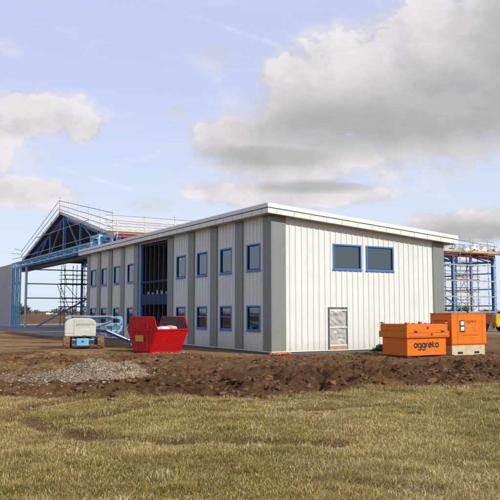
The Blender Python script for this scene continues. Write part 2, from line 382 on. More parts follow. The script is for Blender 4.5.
# ---------------------------------------------------------------- grass
def make_grass(n, name, sel):
    # even spread over the wedge of turf in front of the camera, thicker in tufts
    y = 6.0 + (20.8-6.0)*rng.random(n*2)**1.12
    x = (rng.random(n*2)*2-1)*(y*.385+1.6)
    g, tr = grass_mask(x, y)
    tuft = n2.fbm(x*2.6, y*2.6, 3)
    keep = rng.random(n*2) < g*np.clip(.40+1.5*(tuft-.3), .22, 1)
    if sel == 'strip':
        y = 22 + rng.random(n*2)*14; x = (rng.random(n*2)*2-1)*12
        g, tr = grass_mask(x, y); tuft = n2.fbm(x*2.6, y*2.6, 3); keep = (rng.random(n*2) < g) & (y > edge_y(x)+1.5)
    x, y, tuft, tr = x[keep], y[keep], tuft[keep], tr[keep]; m = len(x)
    if sel == 'turf':     # longer bleached tussocks
        nt_ = 1500; ty_ = 6.2 + 12*rng.random(nt_)**1.2; tx_ = (rng.random(nt_)*2-1)*(ty_*.385+1.2)
        gg, _t = grass_mask(tx_, ty_); k_ = rng.random(nt_) < gg*sstep(.42, .6, n1.fbm(tx_*.6, ty_*.6, 3)); tx_, ty_ = tx_[k_], ty_[k_]
        per = 45; sp = .05+.07*rng.random(len(tx_))
        xx = (tx_[:, None] + sp[:, None]*rng.normal(0, 1, (len(tx_), per))).ravel(); yy = (ty_[:, None] + sp[:, None]*rng.normal(0, 1, (len(tx_), per))).ravel()
        n0 = len(x); x = np.concatenate([x, xx]); y = np.concatenate([y, yy]); tuft = np.concatenate([tuft, np.full(len(xx), .62)]); tr = np.concatenate([tr, np.zeros(len(xx))])
        m = len(x); long_ = np.arange(m) >= n0
    else: long_ = np.zeros(m, bool)
    z = height(x, y)
    near = np.clip(1.25 - (y-6)/26, .7, 1.25)
    k3 = n2.fbm(x*.25, y*.25, 3); kk = n3.fbm(x*.55+7, y*.55, 3)
    L = (.030 + .050*rng.random(m)**1.6)*(.5+1.0*tuft)*(1-.5*tr)
    L *= 1 + .9*sstep(.58, .78, tuft)
    L = np.where(long_, .06+.09*rng.random(m), L*.95)
    w = (.0013 + .0014*rng.random(m))*(.9+y*.05)
    az = rng.random(m)*2*np.pi; lean = np.where(rng.random(m) < .5, .3+.8*rng.random(m), 1.2+.9*rng.random(m))
    # wind and trampling comb the dry stems over to one side
    bx = np.cos(az)*lean + .25; by = np.sin(az)*lean - .1
    px = -by; py = bx; l = np.hypot(px, py)+1e-6; px, py = px/l, py/l
    twist = rng.normal(0, .6, m); px2 = px*np.cos(twist)-py*np.sin(twist); py2 = px*np.sin(twist)+py*np.cos(twist)
    P = np.zeros((m, 5, 3))
    P[:,0] = np.stack([x-px2*w, y-py2*w, z-.01], -1); P[:,1] = np.stack([x+px2*w, y+py2*w, z-.01], -1)
    mx, my, mz = x+bx*L*.32, y+by*L*.32, z+L*.62*(1-.30*lean)
    P[:,2] = np.stack([mx+px2*w*.8, my+py2*w*.8, mz], -1); P[:,3] = np.stack([mx-px2*w*.8, my-py2*w*.8, mz], -1)
    P[:,4] = np.stack([x+bx*L*.95, y+by*L*.95, z+L*(.98-.37*lean)], -1)
    base = np.arange(m)*5
    f = np.concatenate([np.stack([base, base+1, base+2], -1), np.stack([base, base+2, base+3], -1), np.stack([base+3, base+2, base+4], -1)])
    straw = np.array([.62,.46,.18]); pale = np.array([.74,.61,.31]); olive = np.array([.43,.345,.10]); green = np.array([.31,.295,.068]); brown = np.array([.40,.23,.09])
    r = rng.random(m)
    pg = np.clip(.36+(kk-.48)*2.0, .15, .68)
    dim = (.74+.56*n2.fbm(x*.8+11, y*1.1, 4, .6))[:, None]
    c = np.where((r < pg)[:, None], np.where((rng.random(m) < .5)[:, None], olive, green), np.where((rng.random(m) < .3)[:, None], pale, straw))
    c = np.where((rng.random(m) < np.clip(.07+.55*tr+.8*(n4.fbm(x*.7+3, y*1.6, 3)-.5), .03, .8))[:, None], brown, c)
    c = np.where((long_ & (rng.random(m) < .75))[:, None], pale*.95, c)
    if sel == 'strip': c = np.where((rng.random(m) < .6)[:, None], green*1.15, c)
    c = c*dim*(.60+.7*rng.random(m))[:, None]
    return np_mesh(name, P.reshape(-1, 3), f, M['grass'], col=np.repeat(c, 5, axis=0))
tag(make_grass(760000, 'meadow_grass', 'turf'), 'rough straw and olive meadow grass filling the foreground', 'grass', kind='stuff')
tag(make_grass(42000, 'grass_patches', 'strip'), 'thin green grass strips growing in the churned earth', 'grass', kind='stuff')

# ---------------------------------------------------------------- clods and stones
def ico():
    t = (1+5**.5)/2
    v = np.array([(-1,t,0),(1,t,0),(-1,-t,0),(1,-t,0),(0,-1,t),(0,1,t),(0,-1,-t),(0,1,-t),(t,0,-1),(t,0,1),(-t,0,-1),(-t,0,1)], float)
    v /= np.linalg.norm(v[0])
    f = np.array([(0,11,5),(0,5,1),(0,1,7),(0,7,10),(0,10,11),(1,5,9),(5,11,4),(11,10,2),(10,7,6),(7,1,8),(3,9,4),(3,4,2),(3,2,6),(3,6,8),(3,8,9),(4,9,5),(2,4,11),(6,2,10),(8,6,7),(9,8,1)])
    return v, f
IV, IF = ico()
def _sub(v, f):
    v = list(map(tuple, v)); cache = {}; out = []
    def mid(a, b):
        k = (min(a, b), max(a, b))
        if k not in cache:
            p = (np.array(v[a])+np.array(v[b])); p /= np.linalg.norm(p); v.append(tuple(p)); cache[k] = len(v)-1
        return cache[k]
    for a, b, c in f:
        ab, bc, ca = mid(a,b), mid(b,c), mid(c,a); out += [(a,ab,ca),(b,bc,ab),(c,ca,bc),(ab,bc,ca)]
    return np.array(v), np.array(out)
IV2, IF2 = _sub(IV, IF)
def lumps(name, x, y, z, r, cols, m, label, cat, flat=.7, kind='stuff', rough=.28):
    n = len(x)
    jit = 1 + rough*rng.normal(0, 1, (n, len(IV2), 1)).clip(-1.8, 1.8)*.75
    sc = np.stack([.7+.7*rng.random(n), .7+.7*rng.random(n), flat*(.7+.6*rng.random(n))], -1)
    a = rng.random(n)*6.283; ca, sa = np.cos(a)[:, None], np.sin(a)[:, None]
    P = IV2[None]*jit*sc[:, None]*r[:, None, None]
    px = P[...,0]*ca - P[...,1]*sa; py = P[...,0]*sa + P[...,1]*ca
    P = np.stack([px+x[:,None], py+y[:,None], P[...,2]+z[:,None]], -1)
    f = (IF2[None] + (np.arange(n)*len(IV2))[:, None, None]).reshape(-1, 3)
    o = np_mesh(name, P.reshape(-1,3), f, m, col=np.repeat(cols, len(IV2), axis=0))
    return tag(o, label, cat, kind=kind)
n = 42000
x = rng.random(n)*26-13; y = 14 + rng.random(n)*20
d = y-edge_y(x); rx = sstep(-5.5, -1, x)
den = np.exp(-((d-2.0)/1.6)**2)*(.3+.7*rx) + .2*sstep(0, 1, d)*(1-sstep(13, 17, d)) + .12*np.exp(-((d)/.7)**2)
v_ = (x-O[0])*V[0] + (y-O[1])*V[1]; u_ = (x-O[0])*U[0] + (y-O[1])*U[1]
k = (rng.random(n) < den*(.3+1.4*(n3.fbm(x*.9, y*.9, 3)>.5))) & ~((v_ > -.3) & (u_ > -.3)); x, y = x[k], y[k]; n = len(x)
r = .009 + .085*rng.random(n)**4.5
cc = np.array([.165,.088,.042])*(.35+1.15*rng.random((n,1)))
lumps('soil_clods', x, y, height(x, y)+r*.05, r, cc, M['clod'], 'dark brown clods of turned soil along the turf edge', 'soil', flat=.55, rough=.5)

# gravel heap
hx, hy = HEAP
gxx = np.linspace(-2.4, 2.6, 120); gyy = np.linspace(-1.9, 1.9, 96)
A, B = np.meshgrid(gxx, gyy, indexing='ij')
def heap_h(a, b):
    rr = np.sqrt((a/1.5)**2 + (b/1.35)**2) + (n1.fbm(a*1.1+4, b*1.1, 3)-.5)*.45
    h = .54*np.clip(1-rr, 0, 1)**.95 + .14*np.clip(1-np.hypot((a+1.4)/.9, (b+.2)/.8), 0, 1)
    return h + .035*(n2.fbm(a*5, b*5, 3)-.5)*(rr < 1.1) - .09*sstep(.95, 1.25, rr)
HZ = heap_h(A, B) + height(A+hx, B+hy)
hc = np.array([.31,.23,.15])*(.5+1.0*n3.fbm(A*5, B*5, 4, .6)[...,None])
ix = np.arange(A.size).reshape(A.shape)
hf = np.stack([ix[:-1,:-1], ix[1:,:-1], ix[1:,1:], ix[:-1,1:]], -1).reshape(-1,4)
o = np_mesh('gravel_heap', np.stack([A+hx, B+hy, HZ], -1).reshape(-1,3), hf, M['stone'], col=hc.reshape(-1,3), smooth=True)
tag(o, 'low heap of grey brown gravel on the mud at left', 'gravel heap', kind='stuff')
n = 15000
a = rng.normal(.1, .72, n); b = rng.normal(0, .75, n); k = (np.abs(a) < 2.3) & (np.abs(b) < 1.8); a, b = a[k], b[k]; n = len(a)
r = .006+.024*rng.random(n)**3.5
cc = np.array([.37,.285,.19])*(.3+1.0*rng.random((n,1)))*(.7+.6*n3.fbm(a*2.5, b*2.5, 3))[:, None]
st = lumps('loose_gravel', a+hx, b+hy, np.maximum(heap_h(a, b), 0)+height(a+hx, b+hy)+r*.3, r, cc, M['stone'], 'loose grey stones scattered over the gravel heap', 'gravel')
n = 1600
x = -12+rng.random(n)*9; y = 16.6+rng.random(n)*7; k = y > edge_y(x)-.2; x, y = x[k], y[k]; n = len(x)
r = .012+.03*rng.random(n)**3
lumps('scattered_stones', x, y, height(x, y)+r*.3, r, np.array([.36,.30,.22])*(.5+.9*rng.random((n,1))), M['stone'], 'small pale stones scattered on the bare mud at left', 'stones')

# ================================================================= OFFICE BUILDING  (local x = v, y = u)
office = thing('office_building', 'white clad two storey office block with blue windows and sloping roof', 'building', (O[0], O[1], 0), ROT)
SL = .0712
def ztop(v): return 6.72 - SL*v
UE = 26.9; VE = 10.7
def ribs(s0, s1, pitch, w=.07, d=.030, cuts=()):
    pts = [(s0, 0.)]; k = math.ceil((s0+.04)/pitch)
    while k*pitch < s1-.06:
        c = k*pitch
        if c-w/2-.02 > s0:
            pts += [(c-w/2-.012, 0.), (c-w/2, d), (c+w/2, d), (c+w/2+.012, 0.)]
        k += 1
    pts.append((s1, 0.))
    out = [pts[0]]
    for p in pts[1:]:
        a = out[-1]
        for c in sorted(cuts):
            if a[0]+1e-6 < c < p[0]-1e-6:
                t = (c-a[0])/(p[0]-a[0]); q = (c, a[1]+t*(p[1]-a[1])); out.append(q); a = q
        out.append(p)
    return out
def clad(mb, s0, s1, z0, ztopf, openings, P, pitch=.3333):
    cuts = [c for o in openings for c in (o[0], o[1])]
    pr = ribs(s0, s1, pitch, cuts=cuts)
    for a, b in zip(pr[:-1], pr[1:]):
        mid = (a[0]+b[0])/2
        iv = sorted([(o[2], o[3]) for o in openings if o[0]-1e-6 < mid < o[1]+1e-6])
        z = z0; segs = []
        for lo, hi in iv:
            if lo > z: segs.append((z, lo, False))
            z = hi
        segs.append((z, None, True))
        for lo, hi, top in segs:
            za, zb = (ztopf(a[0]), ztopf(b[0])) if top else (hi, hi)
            mb.add([P(a[0],a[1],lo), P(b[0],b[1],lo), P(b[0],b[1],zb), P(a[0],a[1],za)], [(0,1,2,3)])
Pf = lambda s, d, z: (-d, s, z)          # long facade, faces -x
Pe = lambda s, d, z: (s, -d, z)          # end wall, faces -y
wc = [1.58, 4.3, 6.98, 9.67, 17.6, 20.3, 22.97, 25.5]
ops = [(c-.6, c+.6, z0, z1) for c in wc for (z0, z1) in ((1.03, 2.19), (3.85, 5.10))]
GL0, GL1 = 11.5, 16.2
ops.append((GL0, GL1, .05, 6.24))
mb = MB(); clad(mb, .0, UE, .10, lambda s: 6.32, ops, Pf); mb.build('front_wall', M['clad'], office)
ops2 = [(3.48, 5.18, 3.95, 5.15), (5.51, 7.25, 3.95, 5.15), (3.14, 4.28, .05, 2.09)]
mb = MB(); clad(mb, .0, VE, .10, lambda s: ztop(s)-.40, ops2, Pe); mb.build('end_wall', M['clad'], office)
# inner lining, floors, back walls
mb = MB()
def lining(mb, s0, s1, z1f, openings, P, depth):
    cs = sorted(set([s0, s1]+[c for o in openings for c in o[:2]]))
    for a, b in zip(cs[:-1], cs[1:]):
        m_ = (a+b)/2; iv = sorted([(o[2], o[3]) for o in openings if o[0] < m_ < o[1]]); z = .06
        for lo, hi in iv:
            if lo > z+.02: mb.add([P(a,-depth,z), P(b,-depth,z), P(b,-depth,lo), P(a,-depth,lo)], [(0,1,2,3)])
            z = hi
        mb.add([P(a,-depth,z), P(b,-depth,z), P(b,-depth,z1f(b)), P(a,-depth,z1f(a))], [(0,1,2,3)])
lining(mb, .2, UE-.2, lambda s: 6.3, ops, Pf, .2); lining(mb, .2, VE-.2, lambda s: ztop(s)-.45, ops2, Pe, .2)
for s0, s1, z0, z1 in ops:   # reveals
    mb.add([Pf(s0,0,z0),Pf(s0,-.2,z0),Pf(s0,-.2,z1),Pf(s0,0,z1)],[(0,1,2,3)]); mb.add([Pf(s1,0,z0),Pf(s1,-.2,z0),Pf(s1,-.2,z1),Pf(s1,0,z1)],[(0,1,2,3)])
    mb.add([Pf(s0,0,z0),Pf(s1,0,z0),Pf(s1,-.2,z0),Pf(s0,-.2,z0)],[(0,1,2,3)]); mb.add([Pf(s0,0,z1),Pf(s1,0,z1),Pf(s1,-.2,z1),Pf(s0,-.2,z1)],[(0,1,2,3)])
for s0, s1, z0, z1 in ops2:
    mb.add([Pe(s0,0,z0),Pe(s0,-.2,z0),Pe(s0,-.2,z1),Pe(s0,0,z1)],[(0,1,2,3)]); mb.add([Pe(s1,0,z0),Pe(s1,-.2,z0),Pe(s1,-.2,z1),Pe(s1,0,z1)],[(0,1,2,3)])
    mb.add([Pe(s0,0,z0),Pe(s1,0,z0),Pe(s1,-.2,z0),Pe(s0,-.2,z0)],[(0,1,2,3)]); mb.add([Pe(s0,0,z1),Pe(s1,0,z1),Pe(s1,-.2,z1),Pe(s0,-.2,z1)],[(0,1,2,3)])
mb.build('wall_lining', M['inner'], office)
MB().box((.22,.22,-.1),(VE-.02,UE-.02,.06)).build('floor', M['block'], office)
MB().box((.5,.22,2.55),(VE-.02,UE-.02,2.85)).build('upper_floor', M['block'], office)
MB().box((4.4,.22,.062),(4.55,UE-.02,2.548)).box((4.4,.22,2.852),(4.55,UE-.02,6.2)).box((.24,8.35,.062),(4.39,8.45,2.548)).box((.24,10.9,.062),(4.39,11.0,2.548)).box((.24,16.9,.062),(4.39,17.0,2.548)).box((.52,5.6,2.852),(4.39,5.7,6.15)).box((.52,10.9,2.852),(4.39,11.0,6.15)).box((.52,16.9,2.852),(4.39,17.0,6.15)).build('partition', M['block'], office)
mb = MB().box((VE-.0,0,.1),(VE+.05,UE,5.55)); mb.build('rear_wall', M['clad'], office)
MB().box((.0,UE+.002,.1),(VE,UE+.06,5.5)).box((0,UE+.002,5.502),(5.0,UE+.06,6.0)).build('gable_wall', M['clad'], office)
# pilasters
def pil(u0, u1):
    return MB().box((-.075, u0, .08), (-.002 if False else .0, u1, 6.31)).build('pilaster', M['pilaster'], office, bevel=.008)
for c in (2.93, 5.6, 8.3): pil(c-.37, c+.37)
pil(10.72, 11.46)
pil(16.24, 16.98)
for c in (19.1, 21.62, 24.15): pil(c-.37, c+.37)
pil(26.3, UE+.06)
mb = MB().box((-.075,-.075,.08),(0,.66,6.31)).box((.0005,-.075,.08),(.72,-.0,6.28)); mb.build('corner_pilaster', M['pilaster'], office, bevel=.006)
mb = MB().prism([(VE-.73,.08),(VE+.055,.08),(VE+.055,ztop(VE)-.42),(VE-.73,ztop(VE-.73)-.42)], lambda p,t: (p[0],t,p[1]), -.075, 0); mb.build('corner_pilaster', M['pilaster'], office, bevel=.006)
# plinth
MB().box((-.03,-.03,-.25),(VE+.04,.05,.10)).box((-.03,.051,-.25),(.06,UE,.10)).build('plinth', M['plinth'], office)
# pale flashing strip at the foot
MB().box((-.09,-.09,.085),(VE+.06,-.078,.125)).box((-.09,-.077,.085),(-.078,UE,.125)).build('base_flashing', M['fascia'], office)
# roof
R0, R1, E0, E1 = -.5, 11.32, -.5, 27.8
H = .43
def rz(p, t): return (p[0], t, p[1])
mb = MB().prism([(R0,ztop(R0)-.14),(R1,ztop(R1)-.14),(R1,ztop(R1)),(R0,ztop(R0))], rz, E0, E1)
for k in range(1, 36):
    u = E0+.0+k*.8
    if u < E1-.05: mb.beam((R0+.05,u,ztop(R0)+.02-.0036),(R1-.05,u,ztop(R1)+.02),.04,.04)
roof = mb.build('roof', M['roof'], office)
mb = MB().prism([(R0+.04,ztop(R0)-H+.03),(R1-.04,ztop(R1)-H+.03),(R1-.04,ztop(R1)-H+.06),(R0+.04,ztop(R0)-H+.06)], rz, E0+.04, E1-.04)
mb.build('soffit', M['soffit'], roof)
def fascia(top, bot, out, name, m):
    mb = MB()
    a, b, c, d = R0-out, R1+out, E0-out, E1+out; t = .03
    mb.prism([(a, ztop(a)-bot),(b, ztop(b)-bot),(b, ztop(b)-top),(a, ztop(a)-top)], rz, c, c+t)
    mb.prism([(a, ztop(a)-bot),(b, ztop(b)-bot),(b, ztop(b)-top),(a, ztop(a)-top)], rz, d-t, d)
    mb.box((a, c+t+.001, ztop(a)-bot), (a+t, d-t-.001, ztop(a)-top))
    mb.box((b-t, c+t+.001, ztop(b)-bot), (b, d-t-.001, ztop(b)-top))
    return mb.build(name, m, roof, bevel=.006)
fascia(-.02, .17, .05, 'fascia', M['fascia']); fascia(.215, H, .03, 'fascia', M['fascia'])
fascia(.165, .225, .008, 'fascia_joint', M['joint'])
mb = MB()
for k in range(0, 13):
    v = R0+.45+k*.92; MB().box((v, E0-.034, ztop(v)-H+.01), (v+.02, E0-.0305, ztop(v)-.22)).build('panel_joint', M['joint'], roof)
for k in range(0, 31):
    u = E0+.45+k*.92; MB().box((R0-.034, u, ztop(R0)-H+.012), (R0-.0305, u+.02, ztop(R0)-.22)).build('panel_joint', M['joint'], roof)

# windows
def window(s0, s1, z0, z1, P, mull=False, deep=.10):
    t = .058
    def bx(mb, a, b, c, d, d0, d1):
        p = P(a, d0, c); q = P(b, d1, d); mb.box(tuple(min(i,j) for i,j in zip(p,q)), tuple(max(i,j) for i,j in zip(p,q)))
    mb = MB()
    bx(mb, s0-.02, s0+t, z0-.02, z1+.02, -.06, .05); bx(mb, s1-t, s1+.02, z0-.02, z1+.02, -.06, .05)
    bx(mb, s0+t+.001, s1-t-.001, z0-.02, z0+t, -.06, .05); bx(mb, s0+t+.001, s1-t-.001, z1-t, z1+.02, -.06, .05)
    if mull: bx(mb, s0+t+.001, s1-t-.001, (z0+z1)/2+.02, (z0+z1)/2+.07, -.05, .02)
    w = mb.build('window', M['winblue'], office, bevel=.006)
    i0, i1, j0, j1 = s0+t+.002, s1-t-.002, z0+t+.002, z1-t-.002; q = .03
    mb = MB(); bx(mb, i0, i0+q, j0, j1, -.055, .012); bx(mb, i1-q, i1, j0, j1, -.055, .012); bx(mb, i0+q, i1-q, j0, j0+q, -.055, .011); bx(mb, i0+q, i1-q, j1-q, j1, -.055, .011)
    mb.build('sash', M['navy'], w)
    mb = MB(); mb.add([P(i0+q,-.02,j0+q), P(i1-q,-.02,j0+q), P(i1-q,-.02,j1-q), P(i0+q,-.02,j1-q)], [(0,1,2,3) if P is Pe else (3,2,1,0)]); mb.build('pane', M['glass'], w)
    mb = MB(); bx(mb, s0-.05, s1+.05, z0-.055, z0-.022, -.03, .09); mb.build('sill', M['winblue'], w)
    return w
for i, c in enumerate(wc):
    window(c-.6, c+.6, 3.85, 5.10, Pf); window(c-.6, c+.6, 1.03, 2.19, Pf, mull=(i in (1, 2, 3)))
window(3.48, 5.18, 3.95, 5.15, Pe); window(5.51, 7.25, 3.95, 5.15, Pe)

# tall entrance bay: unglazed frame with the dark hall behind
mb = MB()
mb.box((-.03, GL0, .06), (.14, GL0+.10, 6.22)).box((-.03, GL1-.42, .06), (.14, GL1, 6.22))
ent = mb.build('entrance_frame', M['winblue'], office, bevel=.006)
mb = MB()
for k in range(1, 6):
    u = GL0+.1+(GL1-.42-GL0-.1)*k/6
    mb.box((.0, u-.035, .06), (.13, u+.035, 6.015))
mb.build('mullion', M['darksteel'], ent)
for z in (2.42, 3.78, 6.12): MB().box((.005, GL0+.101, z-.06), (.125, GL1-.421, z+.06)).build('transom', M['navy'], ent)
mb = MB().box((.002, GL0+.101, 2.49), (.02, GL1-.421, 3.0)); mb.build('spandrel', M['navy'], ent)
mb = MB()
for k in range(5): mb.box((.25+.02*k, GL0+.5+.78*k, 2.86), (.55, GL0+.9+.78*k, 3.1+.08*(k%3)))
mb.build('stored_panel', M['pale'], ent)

# doorway sealed with polythene
mb = MB()
mb.box((3.14,-.05,.05),(3.21,.08,2.13)).box((4.21,-.05,.05),(4.28,.08,2.13)).box((3.211,-.05,2.05),(4.209,.08,2.13))
door = mb.build('doorway', M['plinth'], office, bevel=.005)
NX, NZ = 26, 46; vs = []
for j in range(NZ+1):
    for i in range(NX+1):
        s = 3.2+1.02*i/NX; z = .30+1.77*j/NZ
        a = mnoise.fractal(Vector((s*2.1, z*1.4, 3.3)), .8, 2.1, 5)*.10 + abs(mnoise.noise(Vector((s*3.4+z*1.8, z*2.4-s, 8.1))))*.16
        e = min(1, 6*min(i, NX-i)/NX, 8*min(j, NZ-j, abs(j-NZ//2)+1)/NZ)
        vs.append((s, -.02-a*e*.9+.03*e, z))
fs = [(j*(NX+1)+i, j*(NX+1)+i+1, (j+1)*(NX+1)+i+1, (j+1)*(NX+1)+i) for j in range(NZ) for i in range(NX)]
o = MB().add(vs, fs).build('polythene_sheet', M['polythene'], door, smooth=True)
for z_ in (1.96, 1.15, .30): MB().box((3.2,-.058,z_),(4.22,-.045,z_+.055)).build('batten', M['white'], door)
MB().box((3.2,-.055,.05),(4.22,.0,.29)).build('kick_board', M['timber'], door)

# ================================================================= HANGAR (local x = v, y = u)
hangar = thing('hangar', 'blue steel framed aircraft hangar under construction behind the white office', 'hangar', (O[0], O[1], 0), ROT)
HU0, HU1, HUM = 28.3, 60.6, 44.45
FR = [3.0, 9.9, 16.3, 22.6, 28.9, 35.2, 41.4, 47.75]
EV, RD = 8.2, 12.0
def roofz(u): return RD - (RD-EV)*abs(u-HUM)/(HUM-HU0)
for i, v in enumerate(FR):
    for u in (HU0, HU1):
        MB().ibeam((v,u,.05),(v,u,EV-.1), .22, .34, .025, up=(0,1,0)).build('column', M['steel'], hangar)
    mb = MB(); hv = .34
    for s, u0 in ((1, HU0), (-1, HU1)):
        mb.ibeam((v,u0,EV-.2),(v,HUM,RD-.32), .26, .6, .04)
        q = lambda f: (u0+(HUM-u0)*f)
        bz = EV-.75+.0
        mb.beam((v,u0+s*.3,bz+.1),(v,HUM,bz+.55), .2, .22)
        for f0 in (.33, .66):
            mb.beam((v,q(f0),bz+.1+.45*f0),(v,q(f0),roofz(q(f0))-.35), .16, .18)
        mb.beam((v,q(.33),bz+.35),(v,q(.62),roofz(q(.62))-.4), .13, .14)
        mb.beam((v,q(.68),bz+.5),(v,q(.95),roofz(q(.95))-.5), .13, .14)
        mb.beam((v,q(.05),bz+.2),(v,q(.3),roofz(q(.3))-.35), .13, .14)
    mb.beam((v,HUM,EV-.2),(v,HUM,RD-.3), .26, .3)
    mb.build('roof_truss', M['steel'], hangar)
for s in (0, 1):
    ue = HU0 if s == 0 else HU1
    MB().beam((FR[0]-.3,ue,EV-.02),(FR[-1]+.25,ue,EV-.02), .3, .36).build('eaves_beam', M['maroon'], hangar)
    for f in (.04,.16,.28,.40,.52,.64,.76,.88,.98):
        u = ue+(HUM-ue)*f
        MB().beam((FR[0]-.4,u,roofz(u)+.0),(FR[-1]+.3,u,roofz(u)+.0), .07, .2).build('purlin', M['pale'], hangar)
def roofsheet(ue, v0, v1, name, umax=1.0):
    mb = MB(); n_ = int((v1-v0)/1.0)
    sgn = 1 if ue < HUM else -1
    pts = []
    for i in range(n_):
        a = v0+(v1-v0)*i/n_; w_ = (v1-v0)/n_
        pts += [(a,0),(a+w_*.82,0),(a+w_*.85,.03),(a+w_*.96,.03)]
    pts.append((v1,0))
    ut = ue+(HUM-ue)*umax
    for a, b in zip(pts[:-1], pts[1:]):
        mb.add([(a[0],ue-.25*sgn,roofz(ue)+.12+a[1]-.058),(b[0],ue-.25*sgn,roofz(ue)+.12+b[1]-.058),(b[0],ut,roofz(ut)+.12+b[1]),(a[0],ut,roofz(ut)+.12+a[1])],[(0,1,2,3)])
    return mb.build(name, M['roof'], hangar)
roofsheet(HU0, FR[0]-.45, 36.0, 'roof_sheet'); roofsheet(HU1, FR[0]-.45, 36.0, 'roof_sheet')
# dark sheet added under the roof, stands in for the shade inside
for ue in (HU0, HU1):
    MB().add([(FR[0]-.3,ue,roofz(ue)-.125),(35.8,ue,roofz(ue)-.125),(35.8,HUM,RD-.125),(FR[0]-.3,HUM,RD-.125)],[(0,1,2,3)]).build('roof_shade_sheet', M['block'], hangar)
# verge trims
for ue in (HU0, HU1):
    sg = 1 if ue < HUM else -1
    MB().beam((FR[0]-.48,ue-.3*sg,roofz(ue)-.06),(FR[0]-.48,HUM,RD+.02), .06, .3).build('verge_trim', M['pale'], hangar)
# side rails
for u, o_ in ((HU0-.25, 0), (HU1+.25, 1)):
    for z in (1.9, 3.6, 5.35, 7.1):
        MB().beam((FR[0],u,z),(FR[-1],u,z), .07, .14).build('sheeting_rail', M['galv'], hangar)
# rear gable posts and rails
for u in (31.5, 36, 40.5, 49, 53.5, 57.5):
    MB().ibeam((FR[-1],u,.05),(FR[-1],u,roofz(u)-.4), .18, .3, .02, up=(0,1,0)).build('gable_post', M['steel'], hangar)
for z in (2.6, 4.5, 6.3):
    MB().beam((FR[-1]+.2,HU0,z),(FR[-1]+.2,HU0+11,z), .07, .14).build('gable_rail', M['galv'], hangar)
# braces
def br(a, b, m='steel', r=.08): MB().tube([a, b], r, 8).build('brace', M[m], hangar)
br((4.3,HU1-.1,.1),(11.2,HU1-.1,3.9), 'lightblue', .1)
br((37.6,HU0-.1,4.9),(44.3,HU0-.1,1.1))
# door header: light blue box girder in front of the gable, with lacing
mb = MB(); y0, y1 = 28.4, 62.0; X0, X1 = 1.55, 2.35; Z0, Z1 = 7.25, 7.75
for xx in (X0, X1):
    mb.beam((xx,y0,Z1),(xx,y1,Z1), .13, .13); mb.beam((xx,y0,Z0),(xx,y1,Z0), .15, .15)
nn = 22
for k in range(nn+1):
    yy = y0+(y1-y0)*k/nn
    mb.beam((X0,yy,Z0+.08),(X0,yy,Z1-.07), .08, .08); mb.beam((X1,yy,Z0+.08),(X1,yy,Z1-.07), .08, .08)
    mb.beam((X0+.08,yy,Z0),(X1-.08,yy,Z0), .09, .09); mb.beam((X0+.08,yy,Z1),(X1-.08,yy,Z1), .09, .09)
    if k < nn:
        y2 = y0+(y1-y0)*(k+1)/nn; a, b = (X0, X1) if k % 2 else (X1, X0)
        mb.beam((a,yy,Z0-.01),(b,y2,Z0-.01), .07, .05); mb.beam((X0,yy,Z0+.05) if k%2 else (X0,yy,Z1-.05),(X0,y2,Z1-.05) if k%2 else (X0,y2,Z0+.05), .06, .06)
mb.build('door_header', M['lightblue'], hangar)
# end bracket of the door header
mb = MB()
for yy in (28.0, 30.0):
    for xx in (1.2, 2.2):
        mb.beam((xx,yy,7.3),(xx,yy,8.0), .16, .16)
    mb.beam((1.2,yy,8.05),(2.2,yy,8.05), .16, .16)
for xx in (1.2, 2.2):
    mb.beam((xx,27.9,8.06),(xx,30.1,8.06), .17, .18); mb.beam((xx,28.0,7.3),(xx,30.0,7.3), .14, .14)
mb.build('header_bracket', M['lightblue'], hangar)
MB().beam((2.5,28.4,8.0),(2.5,61.5,8.0), .1, .22).build('door_track', M['darksteel'], hangar)
MB().beam((2.75,28.4,7.0),(2.75,61.0,7.0), .5, .5).build('door_track_beam', M['darksteel'], hangar)
# open leaf frame, light blue
mb = MB(); xd = 1.45
ys = [56.8, 57.9, 58.9, 60.0, 61.0]
for yy in ys: mb.beam((xd,yy,.12),(xd,yy,7.2), .16, .2)
for z in (.2, 1.6, 3.0, 4.4, 5.8, 7.1): mb.beam((xd+.02,ys[0],z),(xd+.02,ys[-1],z), .07, .09)
for k in range(5):
    for j in range(4):
        if (j+k) % 2: mb.beam((xd+.03,ys[j],.2+1.4*k),(xd+.03,ys[j+1],1.6+1.4*k), .05, .05)
mb.build('door_leaf_frame', M['lightblue'], hangar)
MB().beam((xd+.5,56.1,.1),(xd+.5,56.1,7.1), .2, .2).build('door_post', M['pale'], hangar)
# parked clad leaf
mb = MB()
clad(mb, 61.6, 82, .1, lambda s: 7.75, [], lambda s, d, z: (1.5-d*.4, s, z), pitch=1.0)
mb.box((1.56,61.6,.1),(1.72,82,7.7))
mb.build('door_leaf', M['doorgrey'], hangar)
MB().box((1.4,61.44,.1),(1.72,61.58,7.72)).build('door_leaf_edge', M['pale'], hangar)
# hangar floor and apron
o = MB().box((-2.0,27.6,-.3),(48.2,84,.07)).build('concrete_floor', M['concrete']); o.location = (O[0],O[1],0); o.rotation_euler = (0,0,ROT); tag(o, kind='structure')

# ================================================================= SCAFFOLDING
def scaffold(name, label, mats, standards, ledgers, boards, extra=()):
    r = thing('scaffold', label, 'scaffolding', (O[0], O[1], 0), ROT, None)
    for a, b in standards:
        mb = MB().tube([a, b], .036, 6); z = a[2]+.5
        while z < b[2]-.1:
            mb.box((a[0]-.07, a[1]-.075, z), (a[0]+.055, a[1]+.05, z+.09)); z += random.uniform(.5, 1.1)
        mb.build('standard', M[mats[0]], r)
    for a, b in ledgers: MB().tube([a, b], .034, 6).build('ledger', M[mats[0]], r)
    for a, b, w in boards: MB().beam(a, b, w, .06).build('board', M[mats[1]], r)
    for nm, m_, mesh in extra: mesh.build(nm, M[m_], r)
    return r
random.seed(3)
